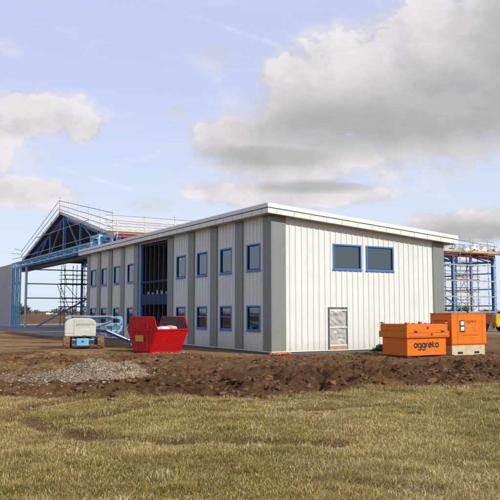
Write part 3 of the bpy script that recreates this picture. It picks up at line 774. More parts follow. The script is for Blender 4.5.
# along the near eaves of the hangar
st, le, bo = [], [], []
ue = 27.6
for k in range(0, 17):
    v = 2.2+2.75*k
    st.append(((v, ue, 6.95 if v < 11.5 else .1), (v, ue, 9.9+.3*random.random())))
    if k % 2 == 0: st.append(((v, ue-1.0, 6.95 if v < 11.5 else .1), (v, ue-1.0, 8.9+.5*random.random())))
for z in (8.62, 8.85, 9.08, 9.3, 9.72):
    v = 1.5
    while v < 46.5:
        v2 = min(v+6.3+random.random()*.5, 47); dz = random.uniform(-.06,.06); le.append(((v,ue-.04,z+dz),(v2+.3,ue-.04,z+dz+random.uniform(-.05,.05)))); v = v2
v = 1.6
while v < 46:
    for j in range(4): bo.append(((v,ue-.15-.25*j,8.36),(v+3.85,ue-.15-.25*j,8.36), .225))
    bo.append(((v,ue-1.02,8.5),(v+3.85,ue-1.02,8.5), .035)); v += 3.9
scaffold('', 'long eaves scaffold of galvanised tubes and yellow boards behind the office roof', ('galv','board'), st, le, bo)
# left tower inside hangar
def tower(label, v0, v1, u0, u1, zs, top, mats, slant=(), lifts=(.0, .35, .7, 1.05, 1.6, 2.1), xb=True):
    st = [((v,u,.1),(v,u,top)) for v in (v0,(v0+v1)/2,v1) for u in (u0,u1)]
    le = []
    for z in zs:
        for dz in lifts:
            for u in (u0,u1): le.append(((v0-.3,u-.04,z+dz),(v1+.3,u-.04,z+dz)))
        for v in (v0,v1): le.append(((v-.04,u0-.2,z),(v-.04,u1+.2,z)))
    for z in (zs if xb else ()):
        le += [((v0,u0-.06,z),(v1,u0-.06,z+2.0)), ((v1,u1+.06,z),(v0,u1+.06,z+2.0))]
    le += list(slant)
    bo = [((v0-.3,u0+.15+.24*j,z+.06),(v1+.3,u0+.15+.24*j,z+.06), .22) for z in zs for j in range(int((u1-u0)/.24))]
    return scaffold('', label, mats, st, le, bo)
tower('dark scaffold tower with two board decks inside the open hangar', 6.7, 9.6, 57.0, 58.6, (2.5, 5.25), 7.6, ('tubedark','boarddark'),
      slant=[((6.9,56.9,5.2),(6.4,56.9,7.9)), ((8.9,56.8,2.5),(9.9,56.8,6.6)), ((7.2,58.7,5.3),(9.8,58.7,2.4))], lifts=(.0, .6, 1.1), xb=False)
lad = thing('ladder', 'long dark ladder leaning beside the scaffold tower in the hangar', 'ladder', (O[0],O[1],0), ROT)
for dx in (0, .38): MB().tube([(7.5+dx,56.2,.1),(5.6+dx,56.4,5.2)], .035, 6).build('stile', M['tubedark'], lad)
mb = MB()
for k in range(1, 17):
    f = k/17; MB().tube([(7.5-1.9*f,56.2+.2*f,.1+5.1*f),(7.88-1.9*f,56.2+.2*f,.1+5.1*f)], .016, 6).build('rung', M['tubedark'], lad)
# right tower
tower('pale scaffold tower with timber decks in the open bay right of office', 43.6, 47.2, 30.0, 31.6, (2.6, 5.6), 9.6, ('rusty','board'),
      slant=[((44.5,29.9,5.6),(46.2,29.9,8.2)), ((46.4,29.9,3.0),(44.6,29.9,5.4)), ((43.7,29.9,.2),(46.9,29.9,2.6)), ((44,31.7,2.6),(47,31.7,5.5))])
bundle = thing('sheet_bundle', 'ruffled white sheeting bundled on the scaffold at the hangar corner', 'sheeting', (O[0],O[1],0), ROT)
vs, fs = [], []; NX, NY = 60, 8
for i in range(NX+1):
    for j in range(NY+1):
        v = 42.3+6.0*i/NX; uu = 27.2+2.6*j/NY
        h = 8.62+.75*max(0, math.sin(math.pi*i/NX))**.5*math.sin(math.pi*(j+.3)/(NY+.6))
        h += .5*(mnoise.fractal(Vector((v*1.3, uu*1.5, 2.2)), .7, 2.2, 4))
        vs.append((v, uu, max(h, 8.42)))
fs = [(i*(NY+1)+j, (i+1)*(NY+1)+j, (i+1)*(NY+1)+j+1, i*(NY+1)+j+1) for i in range(NX) for j in range(NY)]
MB().add(vs, fs).build('sheeting', M['white'], bundle)
MB().beam((43.2,27.0,8.5),(46.8,27.0,8.5), .05, .3).build('toe_board', M['board'], bundle)
# verge guard rails
def verge(label, vv, side, hs, step, top0, top1):
    ua = HU0 if side == 0 else HU1
    st, le = [], []
    n_ = 5
    for k in range(n_+1):
        f = k/n_; u = ua+(HUM-ua)*f; st.append(((vv,u,roofz(u)-.3),(vv,u,roofz(u)+top1+(top0-top1)*(1-f)+.35)))
    for q in hs:
        le.append(((vv-.05,ua-(0.4 if side==0 else -.4),roofz(ua)+top0*q),(vv-.05,HUM,RD+top1*q)))
    return scaffold('', label, ('galv','board'), st, le, [])
verge('guard rail climbing the right hand slope of the front gable', 2.45, 0, (.3,.62,1.0), 5, 1.75, 1.25)
verge('guard rail climbing the left hand slope of the front gable', 2.45, 1, (.45,1.0), 5, 1.0, 1.25)
verge('guard rail along the rear gable slope at far right', 48.2, 0, (.5,1.0), 5, 1.1, 1.1)
o = scaffold('', 'projecting scaffold poles at the left foot of the gable', ('galv','board'), [], [((2.3,60.5,8.9),(2.3,66.0,9.35)),((2.4,60.3,9.3),(2.4,65.0,9.9)),((2.35,59.5,8.5),(2.35,65.5,8.6))], [])
# horizontal working rails across the gable truss
scaffold('', 'two scaffold tubes slung across the front gable truss', ('galv','board'), [], [((2.3,29,8.55),(2.3,60.5,8.5)),((2.25,34,10.1),(2.25,53,10.2))], [])

# ================================================================= RED SKIP
sx, sy = gpt(149.6, 354.2)
sk = thing('skip', 'bright red builders skip with tall hexagonal end plates standing on mud', 'skip', (sx, sy, height(np.array([sx]), np.array([sy]))[0]-.02), math.radians(48.65))
hexp = [(0,.06),(1.12,.06),(1.6,1.02),(1.33,1.62),(-.23,1.62),(-.47,1.02)]
LW = 1.95
sm = M['skipred']
px_ = lambda p, t: (t, p[0], p[1])
base = MB().box((.04,-.0,.0),(LW-.04,1.12,.07)).build('base', sm, sk, bevel=.01)
for x0 in (0, LW-.05):
    pl = MB().prism(hexp, px_, x0, x0+.05).build('end_plate', sm, sk, bevel=.012)
    mb = MB(); s_ = x0-.03 if x0 == 0 else x0+.051
    mb.box((s_, -.44, .985), (s_+.028, 1.57, 1.055))
    for yy in (.18, .9): mb.box((s_, yy-.03, .10), (s_+.028, yy+.03, .98)); mb.box((s_, yy-.03, 1.06), (s_+.028, yy+.03, 1.58))
    mb.build('stiffener', sm, pl, bevel=.006)
    mb = MB(); mb.tube([(x0+.025,-.24,1.63),(x0+.025,1.34,1.63)], .03, 8); mb.tube([(x0+.025,-.49,1.02),(x0+.025,-.24,1.63)], .03, 8); mb.tube([(x0+.025,1.62,1.02),(x0+.025,1.34,1.63)], .03, 8)
    mb.build('edge_tube', sm, pl, smooth=True)
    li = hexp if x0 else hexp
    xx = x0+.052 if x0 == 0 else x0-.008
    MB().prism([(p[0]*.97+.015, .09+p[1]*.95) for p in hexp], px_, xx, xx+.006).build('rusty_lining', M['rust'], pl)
    mb = MB(); mb.tube([(x0-.02 if x0 == 0 else x0+.05, .1, 1.16),(x0-.11 if x0 == 0 else x0+.14,.1,1.16)], .035, 10); mb.tube([(x0-.02 if x0 == 0 else x0+.05, 1.0, 1.16),(x0-.11 if x0 == 0 else x0+.14,1.0,1.16)], .035, 10)
    mb.build('lifting_lug', sm, pl)
for a, b in (((0,.06),(-.47,1.02)), ((1.12,.06),(1.6,1.02))):
    s = -1 if a[0] == 0 else 1
    f = MB().prism([a, b, (b[0]-s*.05, b[1]), (a[0]-s*.05, a[1])], px_, .052, LW-.052).build('side_panel', sm, sk, bevel=.008)
    MB().box((.02, b[0]-.04, b[1]+.0), (LW-.02, b[0]+.04, b[1]+.07)).build('rim', sm, f, bevel=.01)
MB().box((-.036,.42,.52),(-.029,.98,.80)).build('sign_plate', M['signyellow'], sk)
vs = []
pile = MB()
for i in range(13):
    for j in range(13):
        x = .07+1.80*i/12; y = -.3+1.75*j/12
        vs.append((x, y, .84+.20*mnoise.fractal(Vector((x*2.2,y*2.2,5)), .8, 2, 4)))
pile.add(vs, [(i*13+j,(i+1)*13+j,(i+1)*13+j+1,i*13+j+1) for i in range(12) for j in range(12)])
tag(pile.build('rubble_fill', M['rubble']), 'pale rubble filling the red skip', 'rubble', kind='stuff')
bpy.data.objects['rubble_fill'].matrix_world = Matrix.Translation(sk.location) @ Matrix.Rotation(math.radians(48.65), 4, 'Z')
def at_skip(x, y, z):
    c, s = math.cos(math.radians(48.65)), math.sin(math.radians(48.65)); return (sk.location.x+x*c-y*s, sk.location.y+x*s+y*c, sk.location.z+z)
def blob(name, loc, size, m, seed, label, cat, amp=.35, group=None):
    P = IV2.copy()
    v3, f3 = _sub(IV2, IF2)
    out = []
    for p in v3:
        q = Vector(p); k = 1+amp*mnoise.fractal(q*1.6+Vector((seed,seed*2,0)), .7, 2, 3); q = q*k
        out.append((q.x*size[0], q.y*size[1], max(q.z, -.55)*size[2]))
    o = MB().add(out, [tuple(int(i) for i in f) for f in f3]).build(name, m, smooth=True); o.location = loc
    return tag(o, label, cat, group)
blob('rubble_sack', at_skip(.65,-.12,1.08), (.34,.22,.13), M['white'], 3, 'crumpled white sack lying on the rim end of the red skip', 'sack')
blob('rubble_sack', at_skip(1.15,-.15,1.10), (.26,.2,.15), M['cream'], 5, 'smaller cream sack in the middle of the red skip', 'sack')

n = 130
a_ = rng.random(n); lx = -.1+2.1*a_; ly = -.16-.25*np.abs(rng.normal(0, 1, n)); c_, s_ = math.cos(math.radians(48.65)), math.sin(math.radians(48.65))
rx_ = sk.location.x+lx*c_-ly*s_; ry_ = sk.location.y+lx*s_+ly*c_; rr_ = .015+.05*rng.random(n)**2
lumps('fallen_rubble', rx_, ry_, height(rx_, ry_)+rr_*.3, rr_, np.array([.36,.28,.19])*(.4+.8*rng.random((n,1))), M['stone'], 'pale broken rubble spilt along the foot of the red skip', 'rubble')
# ================================================================= BOOM LIFT
bx_, by_ = gpt(80.6, 349.2)
bz_ = float(height(np.array([bx_]), np.array([by_+.6]))[0])
bl = thing('boom_lift', 'light blue and cream articulated boom lift parked on muddy wheels beside the office', 'boom lift', (bx_, by_+.75, bz_), math.radians(11))
BP = M['blueplant']
ch = MB().box((-.60,-.72,.22),(.50,1.5,.52)).build('chassis', BP, bl, bevel=.03)
MB().box((-.36,-.82,.17),(.26,-.721,.56)).build('bumper_box', M['lightblue'], ch, bevel=.04)
MB().box((-.60,-.80,.30),(-.37,-.722,.46)).box((.27,-.80,.30),(.50,-.722,.46)).tube([(-.9,-.5,.34),(.9,-.5,.34)], .09, 10).tube([(-.9,1.2,.34),(.9,1.2,.34)], .09, 10).build('axle', M['darksteel'], ch)
MB().box((-.10,-.826,.36),(.02,-.821,.43)).build('tow_eye', M['rubber'], ch)
for sx_ in (-1, 1):
    for yy in (-.5, 1.2):
        cx = sx_*.86
        ax = lambda a, b, h, cx=cx, yy=yy: (cx+h, yy+a, .345+b)
        wm = MB().lathe([(.17,-.15),(.30,-.17),(.345,-.13),(.345,.13),(.30,.17),(.17,.15)], ax, 28)
        for k in range(22):
            t = 2*math.pi*k/22; s2 = 1 if k % 2 else -1
            c_, s_ = math.cos(t), math.sin(t)
            wm.beam((cx+(.14*s2),yy+.352*c_,.345+.352*s_),(cx,yy+.352*math.cos(t+.09),.345+.352*math.sin(t+.09)), .05, .03)
        w = wm.build('wheel', M['tyre'], bl)
        MB().lathe([(.001,-.10),(.10,-.11),(.168,-.06),(.168,.06),(.10,.11),(.001,.10)], ax, 20).build('hub', M['darksteel'], w, smooth=False)
MB().lathe([(.45,.52),(.45,.62)], lambda a,b,h: (a-.1,b+.3,h), 24).build('slew_ring', M['darksteel'], bl)
# turret cover with a rounded top
prof = [(-.97,.64),(.59,.64),(.60,1.32),(.50,1.50),(.25,1.585),(-.55,1.60),(-.85,1.50),(-.98,1.30)]
cov = MB().prism(prof, lambda p,t: (p[0],t,p[1]), -.72, .25).build('turret_cover', M['creamcover'], bl, bevel=.07, seg=4)
MB().box((-.495,-.724,.68),(-.483,-.7205,1.56)).box((-.97,-.723,.80),(-.50,-.7205,.812)).build('panel_seam', M['darksteel'], cov)
MB().box((-.15,-.7235,.985),(.28,-.7205,1.03)).build('white_stripe', M['white'], cov)
MB().box((-.06,-.76,.60),(.12,-.70,.70)).build('latch', M['darksteel'], cov)
def text(body, name, size, m, parent, loc, rot, ext=.002, spacing=1.0):
    cu = bpy.data.curves.new(name, 'FONT'); cu.body = body; cu.size = size; cu.extrude = ext; cu.space_character = spacing
    cu.align_x = 'CENTER'; cu.align_y = 'CENTER'
    tmp = bpy.data.objects.new(name, cu); C.objects.link(tmp)
    dg = bpy.context.evaluated_depsgraph_get(); me = bpy.data.meshes.new_from_object(tmp.evaluated_get(dg))
    bpy.data.objects.remove(tmp)
    o = bpy.data.objects.new(name, me); C.objects.link(o); me.materials.clear(); me.materials.append(m)
    o.parent = parent; o.location = loc; o.rotation_euler = rot; return o
text('LAVENDON', 'lettering', .168, M['tan'], cov, (.07,-.7225,1.25), (math.pi/2,0,0), spacing=1.05)
# booms (swung across to the right, behind the cover)
YB = .55
for zz_ in (.06, .11): MB().tube([(-.7,YB-.13,1.60+zz_-.07),(.4,YB-.14,1.57+zz_-.07),(1.3,YB-.13,1.60+zz_-.07),(1.62,YB-.16,1.50),(1.70,YB-.17,1.36)], .014, 6).build('hose', M['rubber'], bl, smooth=True)
MB().beam((-1.02,YB,1.60),(1.70,YB,1.60), .18, .12).build('upper_boom', BP, bl, bevel=.015)
MB().beam((-.9,YB-.01,1.70),(1.45,YB-.01,1.685), .16, .03).build('boom_cable_tray', M['cream'], bl)
MB().beam((.3,YB+.05,1.24),(1.66,YB+.05,1.24), .18, .15).build('middle_boom', BP, bl, bevel=.015)
MB().beam((.3,YB+.05,.98),(1.35,YB+.05,.90), .18, .12).build('lower_boom', BP, bl, bevel=.015)
kn = MB().prism([(1.40,.84),(1.74,.78),(1.92,.88),(1.98,1.10),(1.98,1.52),(1.90,1.68),(1.55,1.67),(1.56,1.54),(1.80,1.53),(1.85,1.42),(1.83,1.33),(1.58,1.32),(1.58,1.18),(1.83,1.17),(1.84,1.02),(1.74,.93),(1.42,.96)], lambda p,t: (p[0],t,p[1]), YB-.14, YB+.16).build('knuckle', BP, bl, bevel=.015)
mb = MB()
for (xx, zz) in ((1.64,1.60),(1.91,1.25),(1.66,.87),(1.66,1.25)): mb.tube([(xx,YB-.18,zz),(xx,YB+.2,zz)], .035, 12)
mb.build('pivot_pin', M['darksteel'], kn)
MB().tube([(.45,YB-.16,1.08),(1.4,YB-.16,1.42)], .045, 10).build('ram', M['chrome'], bl)
MB().tube([(1.06,YB-.2,.88),(1.06,YB+.1,.88)], .10, 14).beam((.55,YB-.05,.93),(1.06,YB-.05,.88), .14,.16).build('jib_mount', M['navy'], bl)
MB().beam((1.08,YB-.1,.87),(2.45,YB-.12,.28), .13, .14).build('jib', M['navy'], bl, bevel=.012)
MB().tube([(1.14,YB-.2,.93),(2.36,YB-.2,.40)], .04, 10).build('jib_ram', M['white'], bl, smooth=True)
bk = MB().box((2.42,YB-.55,.16),(3.25,YB+.75,.22)).build('platform', BP, bl)
mb = MB()
for xx in (2.44, 3.22):
    for yy in (YB-.52, YB+.1, YB+.72): mb.tube([(xx,yy,.22),(xx,yy,1.28)], .022, 8)
    for z in (.72, 1.28): mb.tube([(xx,YB-.52,z),(xx,YB+.72,z)], .022, 8)
for yy in (YB-.52, YB+.72):
    for z in (.72, 1.28): mb.tube([(2.44,yy,z),(3.22,yy,z)], .022, 8)
mb.build('platform_rail', M['pale'], bk, smooth=True)
MB().box((2.5,YB-.40,1.1),(2.75,YB+.1,1.42)).build('control_box', BP, bk, bevel=.02)

# ================================================================= ORANGE TANK
OR = M['orange']
tx, ty = gpt(407.4, 357.9)
tz = float(height(np.array([tx+.5]), np.array([ty+1.0]))[0])
tk = thing('fuel_tank', 'orange steel fuel tank with flared top band standing by white end wall', 'fuel tank', (tx, ty, tz), ROT)
TL, TD = 2.34, 1.64
MB().box((.05,.05,.05),(TL-.05,TD-.05,.80)).build('tank_body', OR, tk, bevel=.012)
MB().box((.10,.10,-.12),(.35,TD-.1,.049)).box((TL-.35,.10,-.12),(TL-.1,TD-.1,.049)).build('skid', M['darksteel'], tk)
MB().box((-.06,-.06,.801),(TL+.06,TD+.06,1.07)).build('flared_band', OR, tk, bevel=.02)
up = MB().box((-.01,-.01,1.071),(TL+.01,TD+.01,1.36)).build('upper_casing', OR, tk, bevel=.015)
MB().box((.04,.04,1.361),(TL-.04,TD-.04,1.375)).build('lid', OR, tk)
for q in ((0,0),(TL-.12,0),(0,TD-.12),(TL-.12,TD-.12)):
    MB().box((q[0]-.015,q[1]-.015,1.376),(q[0]+.13,q[1]+.13,1.45)).build('lifting_corner', OR, up, bevel=.012)
for xx in (.35, 1.9): MB().box((xx,-.085,1.02),(xx+.16,-.0605,1.10)).build('hinge', M['darksteel'], tk, bevel=.008)
mb = MB()
for z in (.86, 1.0): mb.box((.02,-.066,z),(TL-.02,-.0605,z+.014))
mb.build('band_weld', M['redtext'], tk)
MB().tube([(1.17,-.015,1.22),(1.17,-.06,1.22)], .05, 12).tube([(1.35,-.07,.94),(1.35,-.10,.94)], .04, 12).build('lock', M['redtext'], tk)
mb = MB()
for k in range(6): mb.tube([(.3+.35*k,.3,1.376),(.3+.35*k,.3,1.41)], .05, 10)
mb.build('cap', M['darksteel'], up)
# lettering on the front, drawn as round strokes
def arc(cx, cy, r, a0, a1, n_=18): return [(cx+r*math.cos(math.radians(a0+(a1-a0)*i/n_)), cy+r*math.sin(math.radians(a0+(a1-a0)*i/n_))) for i in range(n_+1)]
def strokes():
    out = []; x = 0; r = .5
    def nxt(w): nonlocal x; x += w
    out += [arc(x+r,r,r,0,360,28), [(x+1,1.0),(x+1,0)]]; nxt(1.38)
    for _ in range(2): out += [arc(x+r,r,r,0,360,28), [(x+1,1.0),(x+1,-.2)]+arc(x+r,-.2,r,0,-150,14)]; nxt(1.38)
    out += [[(x,1.0),(x,0)], [(x,.45)]+arc(x+.42,.55,.42,175,70,10)]; nxt(.82)
    out += [[(x+.02,.5),(x+.98,.5)]+arc(x+r,r,r,0,312,24)]; nxt(1.38)
    out += [[(x,1.5),(x,0)], [(x+.72,1.0),(x+.03,.48),(x+.78,0)]]; nxt(1.12)
    out += [arc(x+r,r,r,0,360,28)]; nxt(1.0)
    return out, x
S_, wid = strokes()
def logo(parent, x0, z0, width, y, m, thick, name='lettering'):
    k = width/wid; mb = MB()
    for pl in S_:
        mb2 = MB().tube([(x0+p[0]*k, 0, z0+p[1]*k) for p in pl], thick, 8)
        mb2.v = [(a, y+b*.12, c) for a, b, c in mb2.v]; mb.add(mb2.v, mb2.f)
    return mb.build(name, m, parent)
logo(tk, .44, .395, 1.40, .047, M['logo'], .034)

# ================================================================= GENERATOR
gx_, gy_ = gpt(452.3, 355.4)
gz = float(height(np.array([gx_+.5]), np.array([gy_+1.0]))[0])
gn = thing('generator', 'orange cabinet generator with control window on cream plinth', 'generator', (gx_, gy_, gz), ROT)
GLn, GD = 2.21, 1.30
MB().box((.06,.06,-.1),(GLn-.06,GD-.06,.43)).build('plinth', M['cream'], gn, bevel=.015)
MB().box((.40,.052,.03),(.72,.0595,.13)).box((1.45,.052,.03),(1.77,.0595,.13)).build('fork_pocket', M['rubber'], gn)
gb = MB().box((0,0,.435),(GLn,GD,1.80)).build('cabinet', OR, gn, bevel=.03)
MB().box((-.02,-.02,1.801),(GLn+.02,GD+.02,1.84)).build('roof_plate', OR, gb, bevel=.012)
cpn = MB().box((.50,-.022,1.0),(.80,-.001,1.52)).build('control_panel', M['rubber'], gb, bevel=.01)
MB().box((.54,-.027,1.30),(.76,-.0225,1.48)).box((.54,-.027,1.06),(.76,-.0225,1.24)).build('gauge_face', M['pale'], cpn)
mb = MB().box((1.93,-.006,.50),(1.942,-.001,1.75)).box((.36,-.006,.50),(.37,-.001,1.75)).box((.02,-.006,.475),(GLn-.02,-.001,.485)); mb.build('door_seam', M['redtext'], gb)
mb = MB()
for k in range(7): mb.box((-.012,.25,.75+.12*k),(-.002,1.05,.80+.12*k))
mb.build('louvre', M['redtext'], gb)
logo(gb, .92, 1.43, .62, -.001, M['redtext'], .014)
MB().box((.62,-.005,.845),(1.0,-.001,.87)).box((1.06,-.005,.845),(1.62,-.001,.87)).build('warning_strip', M['redtext'], gb)
MB().box((1.52,-.012,1.12),(1.62,-.001,1.22)).build('door_latch', M['galv'], gb, bevel=.01)
MB().tube([(1.8,.7,1.84),(1.8,.7,2.0),(1.88,.7,2.04)], .045, 10).build('exhaust', M['darksteel'], gb)

# ================================================================= MAROON SKIP, DUMPER, BARRIERS beyond
mx_, my_ = gpt(436, 331.3)
ms = thing('skip_container', 'long dark maroon waste container behind the orange generator', 'waste container', (mx_, my_, 0), math.radians(3))
ML = 5.9
MB().prism([(.3,0),(ML-.75,0),(ML,1.60),(-.35,1.60),(-.35,1.0)], lambda p,t: (p[0],t,p[1]), 0, .06).prism([(.3,0),(ML-.75,0),(ML,1.60),(-.35,1.60),(-.35,1.0)], lambda p,t: (p[0],t,p[1]), 2.1, 2.16).build('side_wall', M['skipmaroon'], ms, bevel=.01)
MB().add([(ML-.75,.06,0),(ML,.06,1.6),(ML,2.1,1.6),(ML-.75,2.1,0)],[(0,1,2,3)]).add([(.3,.06,.02),(ML-.75,.06,.02),(ML-.75,2.1,.02),(.3,2.1,.02)],[(0,1,2,3)]).add([(.3,.06,0),(-.35,.06,1.0),(-.35,2.1,1.0),(.3,2.1,0)],[(0,1,2,3)]).build('end_wall', M['skipmaroon'], ms)
mb = MB().box((-.4,-.04,1.601),(ML+.03,.1,1.68)).box((-.4,2.08,1.601),(ML+.03,2.2,1.68)); mb.build('rim', M['skipmaroon'], ms)
mb = MB()
for k in range(7): mb.box((.4+.75*k,-.06,.05),(.48+.75*k,-.001,1.59))
mb.build('stiffener', M['skipmaroon'], ms)

yx, yy_ = gpt(496.5, 332)
dm = thing('site_dumper', 'yellow site dumper hopper at the right edge behind maroon container', 'dumper', (yx, yy_, 0), math.radians(-8))
MB().prism([(.1,.45),(1.7,.45),(2.2,1.05),(2.1,1.72),(-.0,1.75),(-.05,.9)], lambda p,t: (p[0],t,p[1]), 0, 1.7).build('hopper', M['yellow'], dm, bevel=.06)
MB().box((1.2,.3,.4),(3.6,1.4,.8)).box((2.5,.3,.8),(3.6,1.4,1.3)).build('chassis', M['yellow'], dm, bevel=.03)
for xx in (.75, 3.0):
    for yq in (-.05, 1.45):
        MB().lathe([(.05,0),(.42,0),(.48,.06),(.48,.26),(.42,.32),(.05,.32)], lambda a,b,h,xx=xx,yq=yq: (xx+a,yq+h,.48+b), 24).build('wheel', M['rubber'], dm)
mb = MB().tube([(2.7,.3,1.3),(2.7,.3,2.5),(2.7,1.4,2.5),(2.7,1.4,1.3)], .04, 8); mb.build('roll_bar', M['yellow'], dm)

for i, (pv, pu, w_, lab) in enumerate([(45.8,25.6,1.9,'orange plastic barrier right of the scaffold tower foot'), (49.3,27.0,2.0,'orange plastic barrier beside the last blue hangar column'), (40.2,27.2,1.4,'low orange barrier next to the office corner below the braces')]):
    t = thing('barrier', lab, 'barrier', tuple(W(pv, pu, 0)), ROT+.1*i)
    mb = MB()
    for z in (.45, .75, 1.05): mb.box((0,-.02,z),(w_,.02,z+.16))
    mb.box((0,-.03,.1),(.07,.03,1.22)); mb.box((w_-.07,-.03,.1),(w_,.03,1.22)); t0 = mb.build('panel', M['orangebar'], t)
    MB().box((-.02,-.3,.0),(.12,.3,.1)).box((w_-.12,-.3,.0),(w_+.02,.3,.1)).build('foot', M['rubber'], t)
for i, (pv, pu, s, lab) in enumerate([(39.8,25.2,.9,'white bulk bag standing left of the blue hangar column'), (42.6,26.4,.8,'white bulk bag slumped between the columns of the last bay')]):
    blob('bulk_bag', tuple(W(pv, pu, .42)), (.75*s,.7*s,.7*s), M['white'], 11+i, lab, 'bulk bag', amp=.2)

# black plastic lump by tank, orange cable, timber
p = W(6.05, -.42)
blob('rubbish_bag', (p.x, p.y, .11), (.34,.24,.20), M['blackbag'], 2, 'black plastic rubbish bag slumped at the foot of the white wall', 'rubbish bag')
random.seed(5); pts = []
for k in range(60):
    v = -.28+1.02*k/59; q = W(v, -.36+.12*math.sin(k*.7)+.05*math.sin(k*1.9)); pts.append((q.x, q.y, .05+.03*abs(math.sin(k*.9))+float(height(np.array([q.x]), np.array([q.y]))[0])))
tag(MB().tube(pts, .035, 8).build('orange_hose', M['orangebar'], smooth=True), 'orange hose lying crumpled at the corner of the office', 'hose')
# ================================================================= FAR TREES
def far_trees():
    P, Fc, Cc = [], [], []
    spots = []
    for k in range(210):
        az = math.radians(random.uniform(-40, 40)); dist = random.uniform(340, 520)
        s = random.uniform(2.2, 4.6)*(1+.5*(mnoise.noise(Vector((math.degrees(az)*.35, 0, 0)))))
        spots.append((math.sin(az)*dist, math.cos(az)*dist, s))
    for (cx, cy, s) in spots:
        m_ = 90
        a = rng.normal(0, 1, (m_, 3)); a /= np.linalg.norm(a, axis=1)[:, None]; a *= (rng.random(m_)**.4)[:, None]
        ctr = a*np.array([s*.85, s*.85, s*.55]) + np.array([cx, cy, s*.75]); ctr[:, 2] = np.maximum(ctr[:, 2], .3)
        d1 = rng.normal(0, 1, (m_, 3)); d2 = rng.normal(0, 1, (m_, 3)); sz = s*.17
        t = np.stack([ctr, ctr+d1*sz, ctr+d2*sz], 1); P.append(t.reshape(-1, 3))
        base = np.array([.085,.075,.05]) if random.random() < .55 else np.array([.05,.062,.035])
        Cc.append(np.repeat(base*(.6+.8*rng.random((m_,1))), 3, axis=0))
    P = np.concatenate(P); Cc = np.concatenate(Cc)
    f = np.arange(len(P)).reshape(-1, 3)
    tag(np_mesh('distant_hedgerow', P, f, M['leaf'], col=Cc), 'thin line of bare trees and hedges along the horizon', 'hedgerow', kind='stuff')
random.seed(21)
far_trees()
sh = W(0,0); az = math.atan((53-250)/F*1.0)
bd = thing('farm_shed', 'small white shed on the horizon seen through the hangar', 'shed', (math.sin(az)*620, math.cos(az)*620, 0), .3)
MB().prism([(-5,0),(5,0),(5,2.4),(0,3.6),(-5,2.4)], lambda p,t: (p[0],t,p[1]), 0, 7).build('wall', M['white'], bd)
MB().prism([(-5.3,2.38),(0,3.65),(5.3,2.38),(5.3,2.55),(0,3.85),(-5.3,2.55)], lambda p,t: (p[0],t,p[1]), -.3, 7.3).build('roof', M['doorgrey'], bd)

# ================================================================= SUN, SKY, CAMERA
EL = math.radians(29)
sxy = (-U[0]*.96+V[0]*.27, -U[1]*.96+V[1]*.27); l = math.hypot(*sxy)
S = Vector((sxy[0]/l*math.cos(EL), sxy[1]/l*math.cos(EL), math.sin(EL)))
sd = bpy.data.lights.new('sun', 'SUN'); sd.energy = 3.6; sd.angle = math.radians(.55); sd.color = (1, .965, .905)
so = bpy.data.objects.new('sun', sd); C.objects.link(so); so.rotation_euler = S.to_track_quat('Z', 'Y').to_euler(); so.location = (20,-20,30)

w = bpy.data.worlds.new('World'); SC.world = w; w.use_nodes = True
nt = w.node_tree; N = nt.nodes; L = nt.links; N.clear()
out = N.new('ShaderNodeOutputWorld')
sky = N.new('ShaderNodeTexSky'); sky.sky_type = 'NISHITA'; sky.sun_disc = False
sky.sun_elevation = EL; sky.sun_rotation = math.atan2(S.x, S.y); sky.air_density = 1.0; sky.dust_density = 2.0; sky.ozone_density = 1.5
bg1 = N.new('ShaderNodeBackground'); bg1.inputs['Strength'].default_value = .11; L.new(sky.outputs[0], bg1.inputs['Color'])
tc = N.new('ShaderNodeTexCoord'); sep = N.new('ShaderNodeSeparateXYZ'); L.new(tc.outputs['Generated'], sep.inputs[0])
def mth(op, a, b=None, c=None, clamp=False):
    n_ = N.new('ShaderNodeMath'); n_.operation = op; n_.use_clamp = clamp
    for i, q in enumerate((a, b, c)):
        if q is None: continue
        if isinstance(q, (int, float)): n_.inputs[i].default_value = q
        else: L.new(q, n_.inputs[i])
    return n_.outputs[0]
az = mth('ARCTAN2', sep.outputs[0], sep.outputs[1]); el = mth('ARCSINE', sep.outputs[2])
def fbm(scale, detail=8, rough=.55, off=0, zs=2.0, dist=.0, sh=(0,0,0)):
    mp = N.new('ShaderNodeMapping'); mp.inputs['Scale'].default_value = (1,1,zs); mp.inputs['Location'].default_value = (off+sh[0], off*.7+sh[1], off*.3+sh[2]*zs)
    L.new(tc.outputs['Generated'], mp.inputs['Vector'])
    t = N.new('ShaderNodeTexNoise'); t.inputs['Scale'].default_value = scale; t.inputs['Detail'].default_value = detail; t.inputs['Roughness'].default_value = rough; t.inputs['Distortion'].default_value = dist
    L.new(mp.outputs[0], t.inputs['Vector']); return t.outputs['Fac']
def dirpx(px, py):
    x = (px-250)/F; y = (250-py)/F; r = Vector((x, cp-y*sp, sp+y*cp)).normalized()
    return math.atan2(r.x, r.y), math.asin(r.z)
def field(blobs):
    acc = None
    for (px, py, rx, ry) in blobs:
        a, e = dirpx(px, py)
        da = mth('MULTIPLY', mth('SUBTRACT', az, a), F/rx); de = mth('MULTIPLY', mth('SUBTRACT', el, e), F/ry)
        v_ = mth('SUBTRACT', 1.0, mth('SQRT', mth('ADD', mth('MULTIPLY', da, da), mth('MULTIPLY', de, de))))
        acc = v_ if acc is None else mth('SMOOTH_MAX', acc, v_, .12)
    return acc
def smooth(x, a, b):
    m_ = N.new('ShaderNodeMapRange'); m_.interpolation_type = 'SMOOTHSTEP'; L.new(x, m_.inputs[0])
    m_.inputs[1].default_value = a; m_.inputs[2].default_value = b; m_.inputs[3].default_value = 0; m_.inputs[4].default_value = 1; return m_.outputs[0]
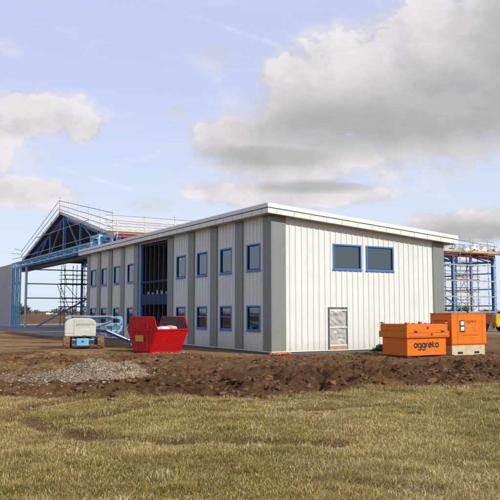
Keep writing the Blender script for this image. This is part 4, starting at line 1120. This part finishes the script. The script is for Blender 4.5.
def puff(sh=(0,0,0)):
    a = fbm(8.5, 12, .56, 1.3, 1.5, .25, sh); b = fbm(24, 8, .58, 4.1, 1.35, .3, sh)
    return mth('ADD', mth('MULTIPLY', mth('SUBTRACT', a, .5), 1.9), mth('MULTIPLY', mth('SUBTRACT', b, .5), .95))
nz0 = puff(); nz1 = puff((.022, -.004, .026))
nC = fbm(4, 6, .5, 7.7, 3.0)
cum = [(232,193,58,17),(240,143,62,22),(300,92,52,46),(400,118,175,62),(410,88,170,80),(330,98,100,62),(480,110,120,50),(470,55,120,95),(250,140,75,28),(290,168,95,22),(300,195,110,16),(340,150,80,25),
       (38,112,72,30),(82,126,30,22),(10,125,48,22),(24,192,66,16),
       (480,225,75,18),(560,40,140,100),(-80,150,90,40),(700,180,120,50)]
fld = field(cum)
nz = mth('ADD', nz0, mth('MULTIPLY', mth('SUBTRACT', fbm(60, 6, .6, 9.3, 1.4), .5), .45))
fc_ = mth('ADD', fld, nz)
alpha = smooth(fc_, -.10, .40)
# other clouds round the rest of the sky
back = mth('MULTIPLY', smooth(nC, .52, .68), smooth(mth('ABSOLUTE', az), .42, .75))
back = mth('MULTIPLY', back, smooth(el, .0, .06))
alpha = mth('MAXIMUM', alpha, mth('MULTIPLY', back, .7))
# thin torn wisps
wf = field([(215,58,34,22),(150,205,30,10),(8,48,22,12),(28,158,26,16),(178,112,16,10)])
wisp = mth('MULTIPLY', smooth(mth('ADD', wf, mth('MULTIPLY', nz, .8)), -.1, .8), .55)
alpha = mth('MAXIMUM', alpha, wisp)
def streak(p, q, wpx, amp):
    a0, e0 = dirpx(*p); a1, e1 = dirpx(*q); ln = math.hypot(a1-a0, e1-e0); ux, uy = (a1-a0)/ln, (e1-e0)/ln
    da = mth('SUBTRACT', az, a0); de = mth('SUBTRACT', el, e0)
    t_ = mth('ADD', mth('MULTIPLY', da, ux), mth('MULTIPLY', de, uy)); n_ = mth('ABSOLUTE', mth('SUBTRACT', mth('MULTIPLY', de, ux), mth('MULTIPLY', da, uy)))
    across = smooth(n_, wpx/F, 0.0); along = mth('MULTIPLY', smooth(t_, 0.0, ln*.3), smooth(t_, ln, ln*.8))
    return mth('MULTIPLY', mth('MULTIPLY', across, along), mth('MULTIPLY', smooth(nz1, -.35, .2), amp))
strk = mth('MAXIMUM', streak((45,164),(140,192),3.0,.75), streak((175,8),(300,52),3.5,.4))
strk = mth('MAXIMUM', strk, streak((60,176),(175,150),6,.45))
# cirrus veils
ci = mth('MULTIPLY', smooth(fbm(3.2, 9, .62, 2.2, 7.0, .6), .50, .74), .42)
# heavier grey bellies
grey = field([(395,122,150,34),(340,128,110,30),(470,105,110,52),(275,156,80,14),(480,234,80,14),(310,187,60,7),(540,60,90,80)])
gmask = mth('MULTIPLY', smooth(mth('ADD', grey, mth('MULTIPLY', nz, .30)), -.45, .70), .95)
thick = smooth(fc_, .10, .75)
def mixc(f, a, b):
    m_ = N.new('ShaderNodeMixRGB')
    if isinstance(f, float): m_.inputs[0].default_value = f
    else: L.new(f, m_.inputs[0])
    for i, q in ((1, a), (2, b)):
        if isinstance(q, tuple): m_.inputs[i].default_value = q + (1,)
        else: L.new(q, m_.inputs[i])
    return m_.outputs[0]
relief = smooth(mth('SUBTRACT', nz1, nz0), -.28, .34)
cl = mixc(thick, (.86,.845,.92), (.76,.72,.76))
cl = mixc(mth('MULTIPLY', relief, .62), mixc(.35, cl, (.92,.88,.90)), (.60,.565,.60))
cl = mixc(mth('MULTIPLY', gmask, .80), cl, mixc(mth('MULTIPLY', relief, .5), (.42,.415,.43), (.34,.335,.35)))
# haze of the clear air: milky towards the horizon
hz = smooth(el, .40, -.02)
clear = mixc(hz, (.63,.69,1.0), (.80,.91,1.05))
clear = mixc(ci, clear, (.83,.84,.92)); clear = mixc(strk, clear, (.90,.92,.97))
bg2 = N.new('ShaderNodeBackground'); L.new(mixc(alpha, clear, cl), bg2.inputs['Color']); bg2.inputs['Strength'].default_value = 1.0
mxs = N.new('ShaderNodeMixShader')
veil = mth('SUBTRACT', .84, mth('MULTIPLY', smooth(el, .42, .85), .72))
L.new(mth('MAXIMUM', alpha, veil), mxs.inputs[0]); L.new(bg1.outputs[0], mxs.inputs[1]); L.new(bg2.outputs[0], mxs.inputs[2])
L.new(mxs.outputs[0], out.inputs['Surface'])

cam = bpy.data.cameras.new('camera'); cam.sensor_width = 36; cam.lens = F/500*36; cam.clip_end = 12000; cam.clip_start = .1
co = bpy.data.objects.new('camera', cam); C.objects.link(co); co.location = (0,0,CAM_H); co.rotation_euler = (math.pi/2+PITCH, 0, 0)
SC.camera = co
SC.view_settings.view_transform = 'Standard'; SC.view_settings.look = 'None'; SC.view_settings.exposure = 0.0; SC.view_settings.gamma = 1.0
SC.view_settings.use_curve_mapping = False
SC.cycles.max_bounces = 8; SC.cycles.transparent_max_bounces = 16
SC.cycles.use_denoising = True
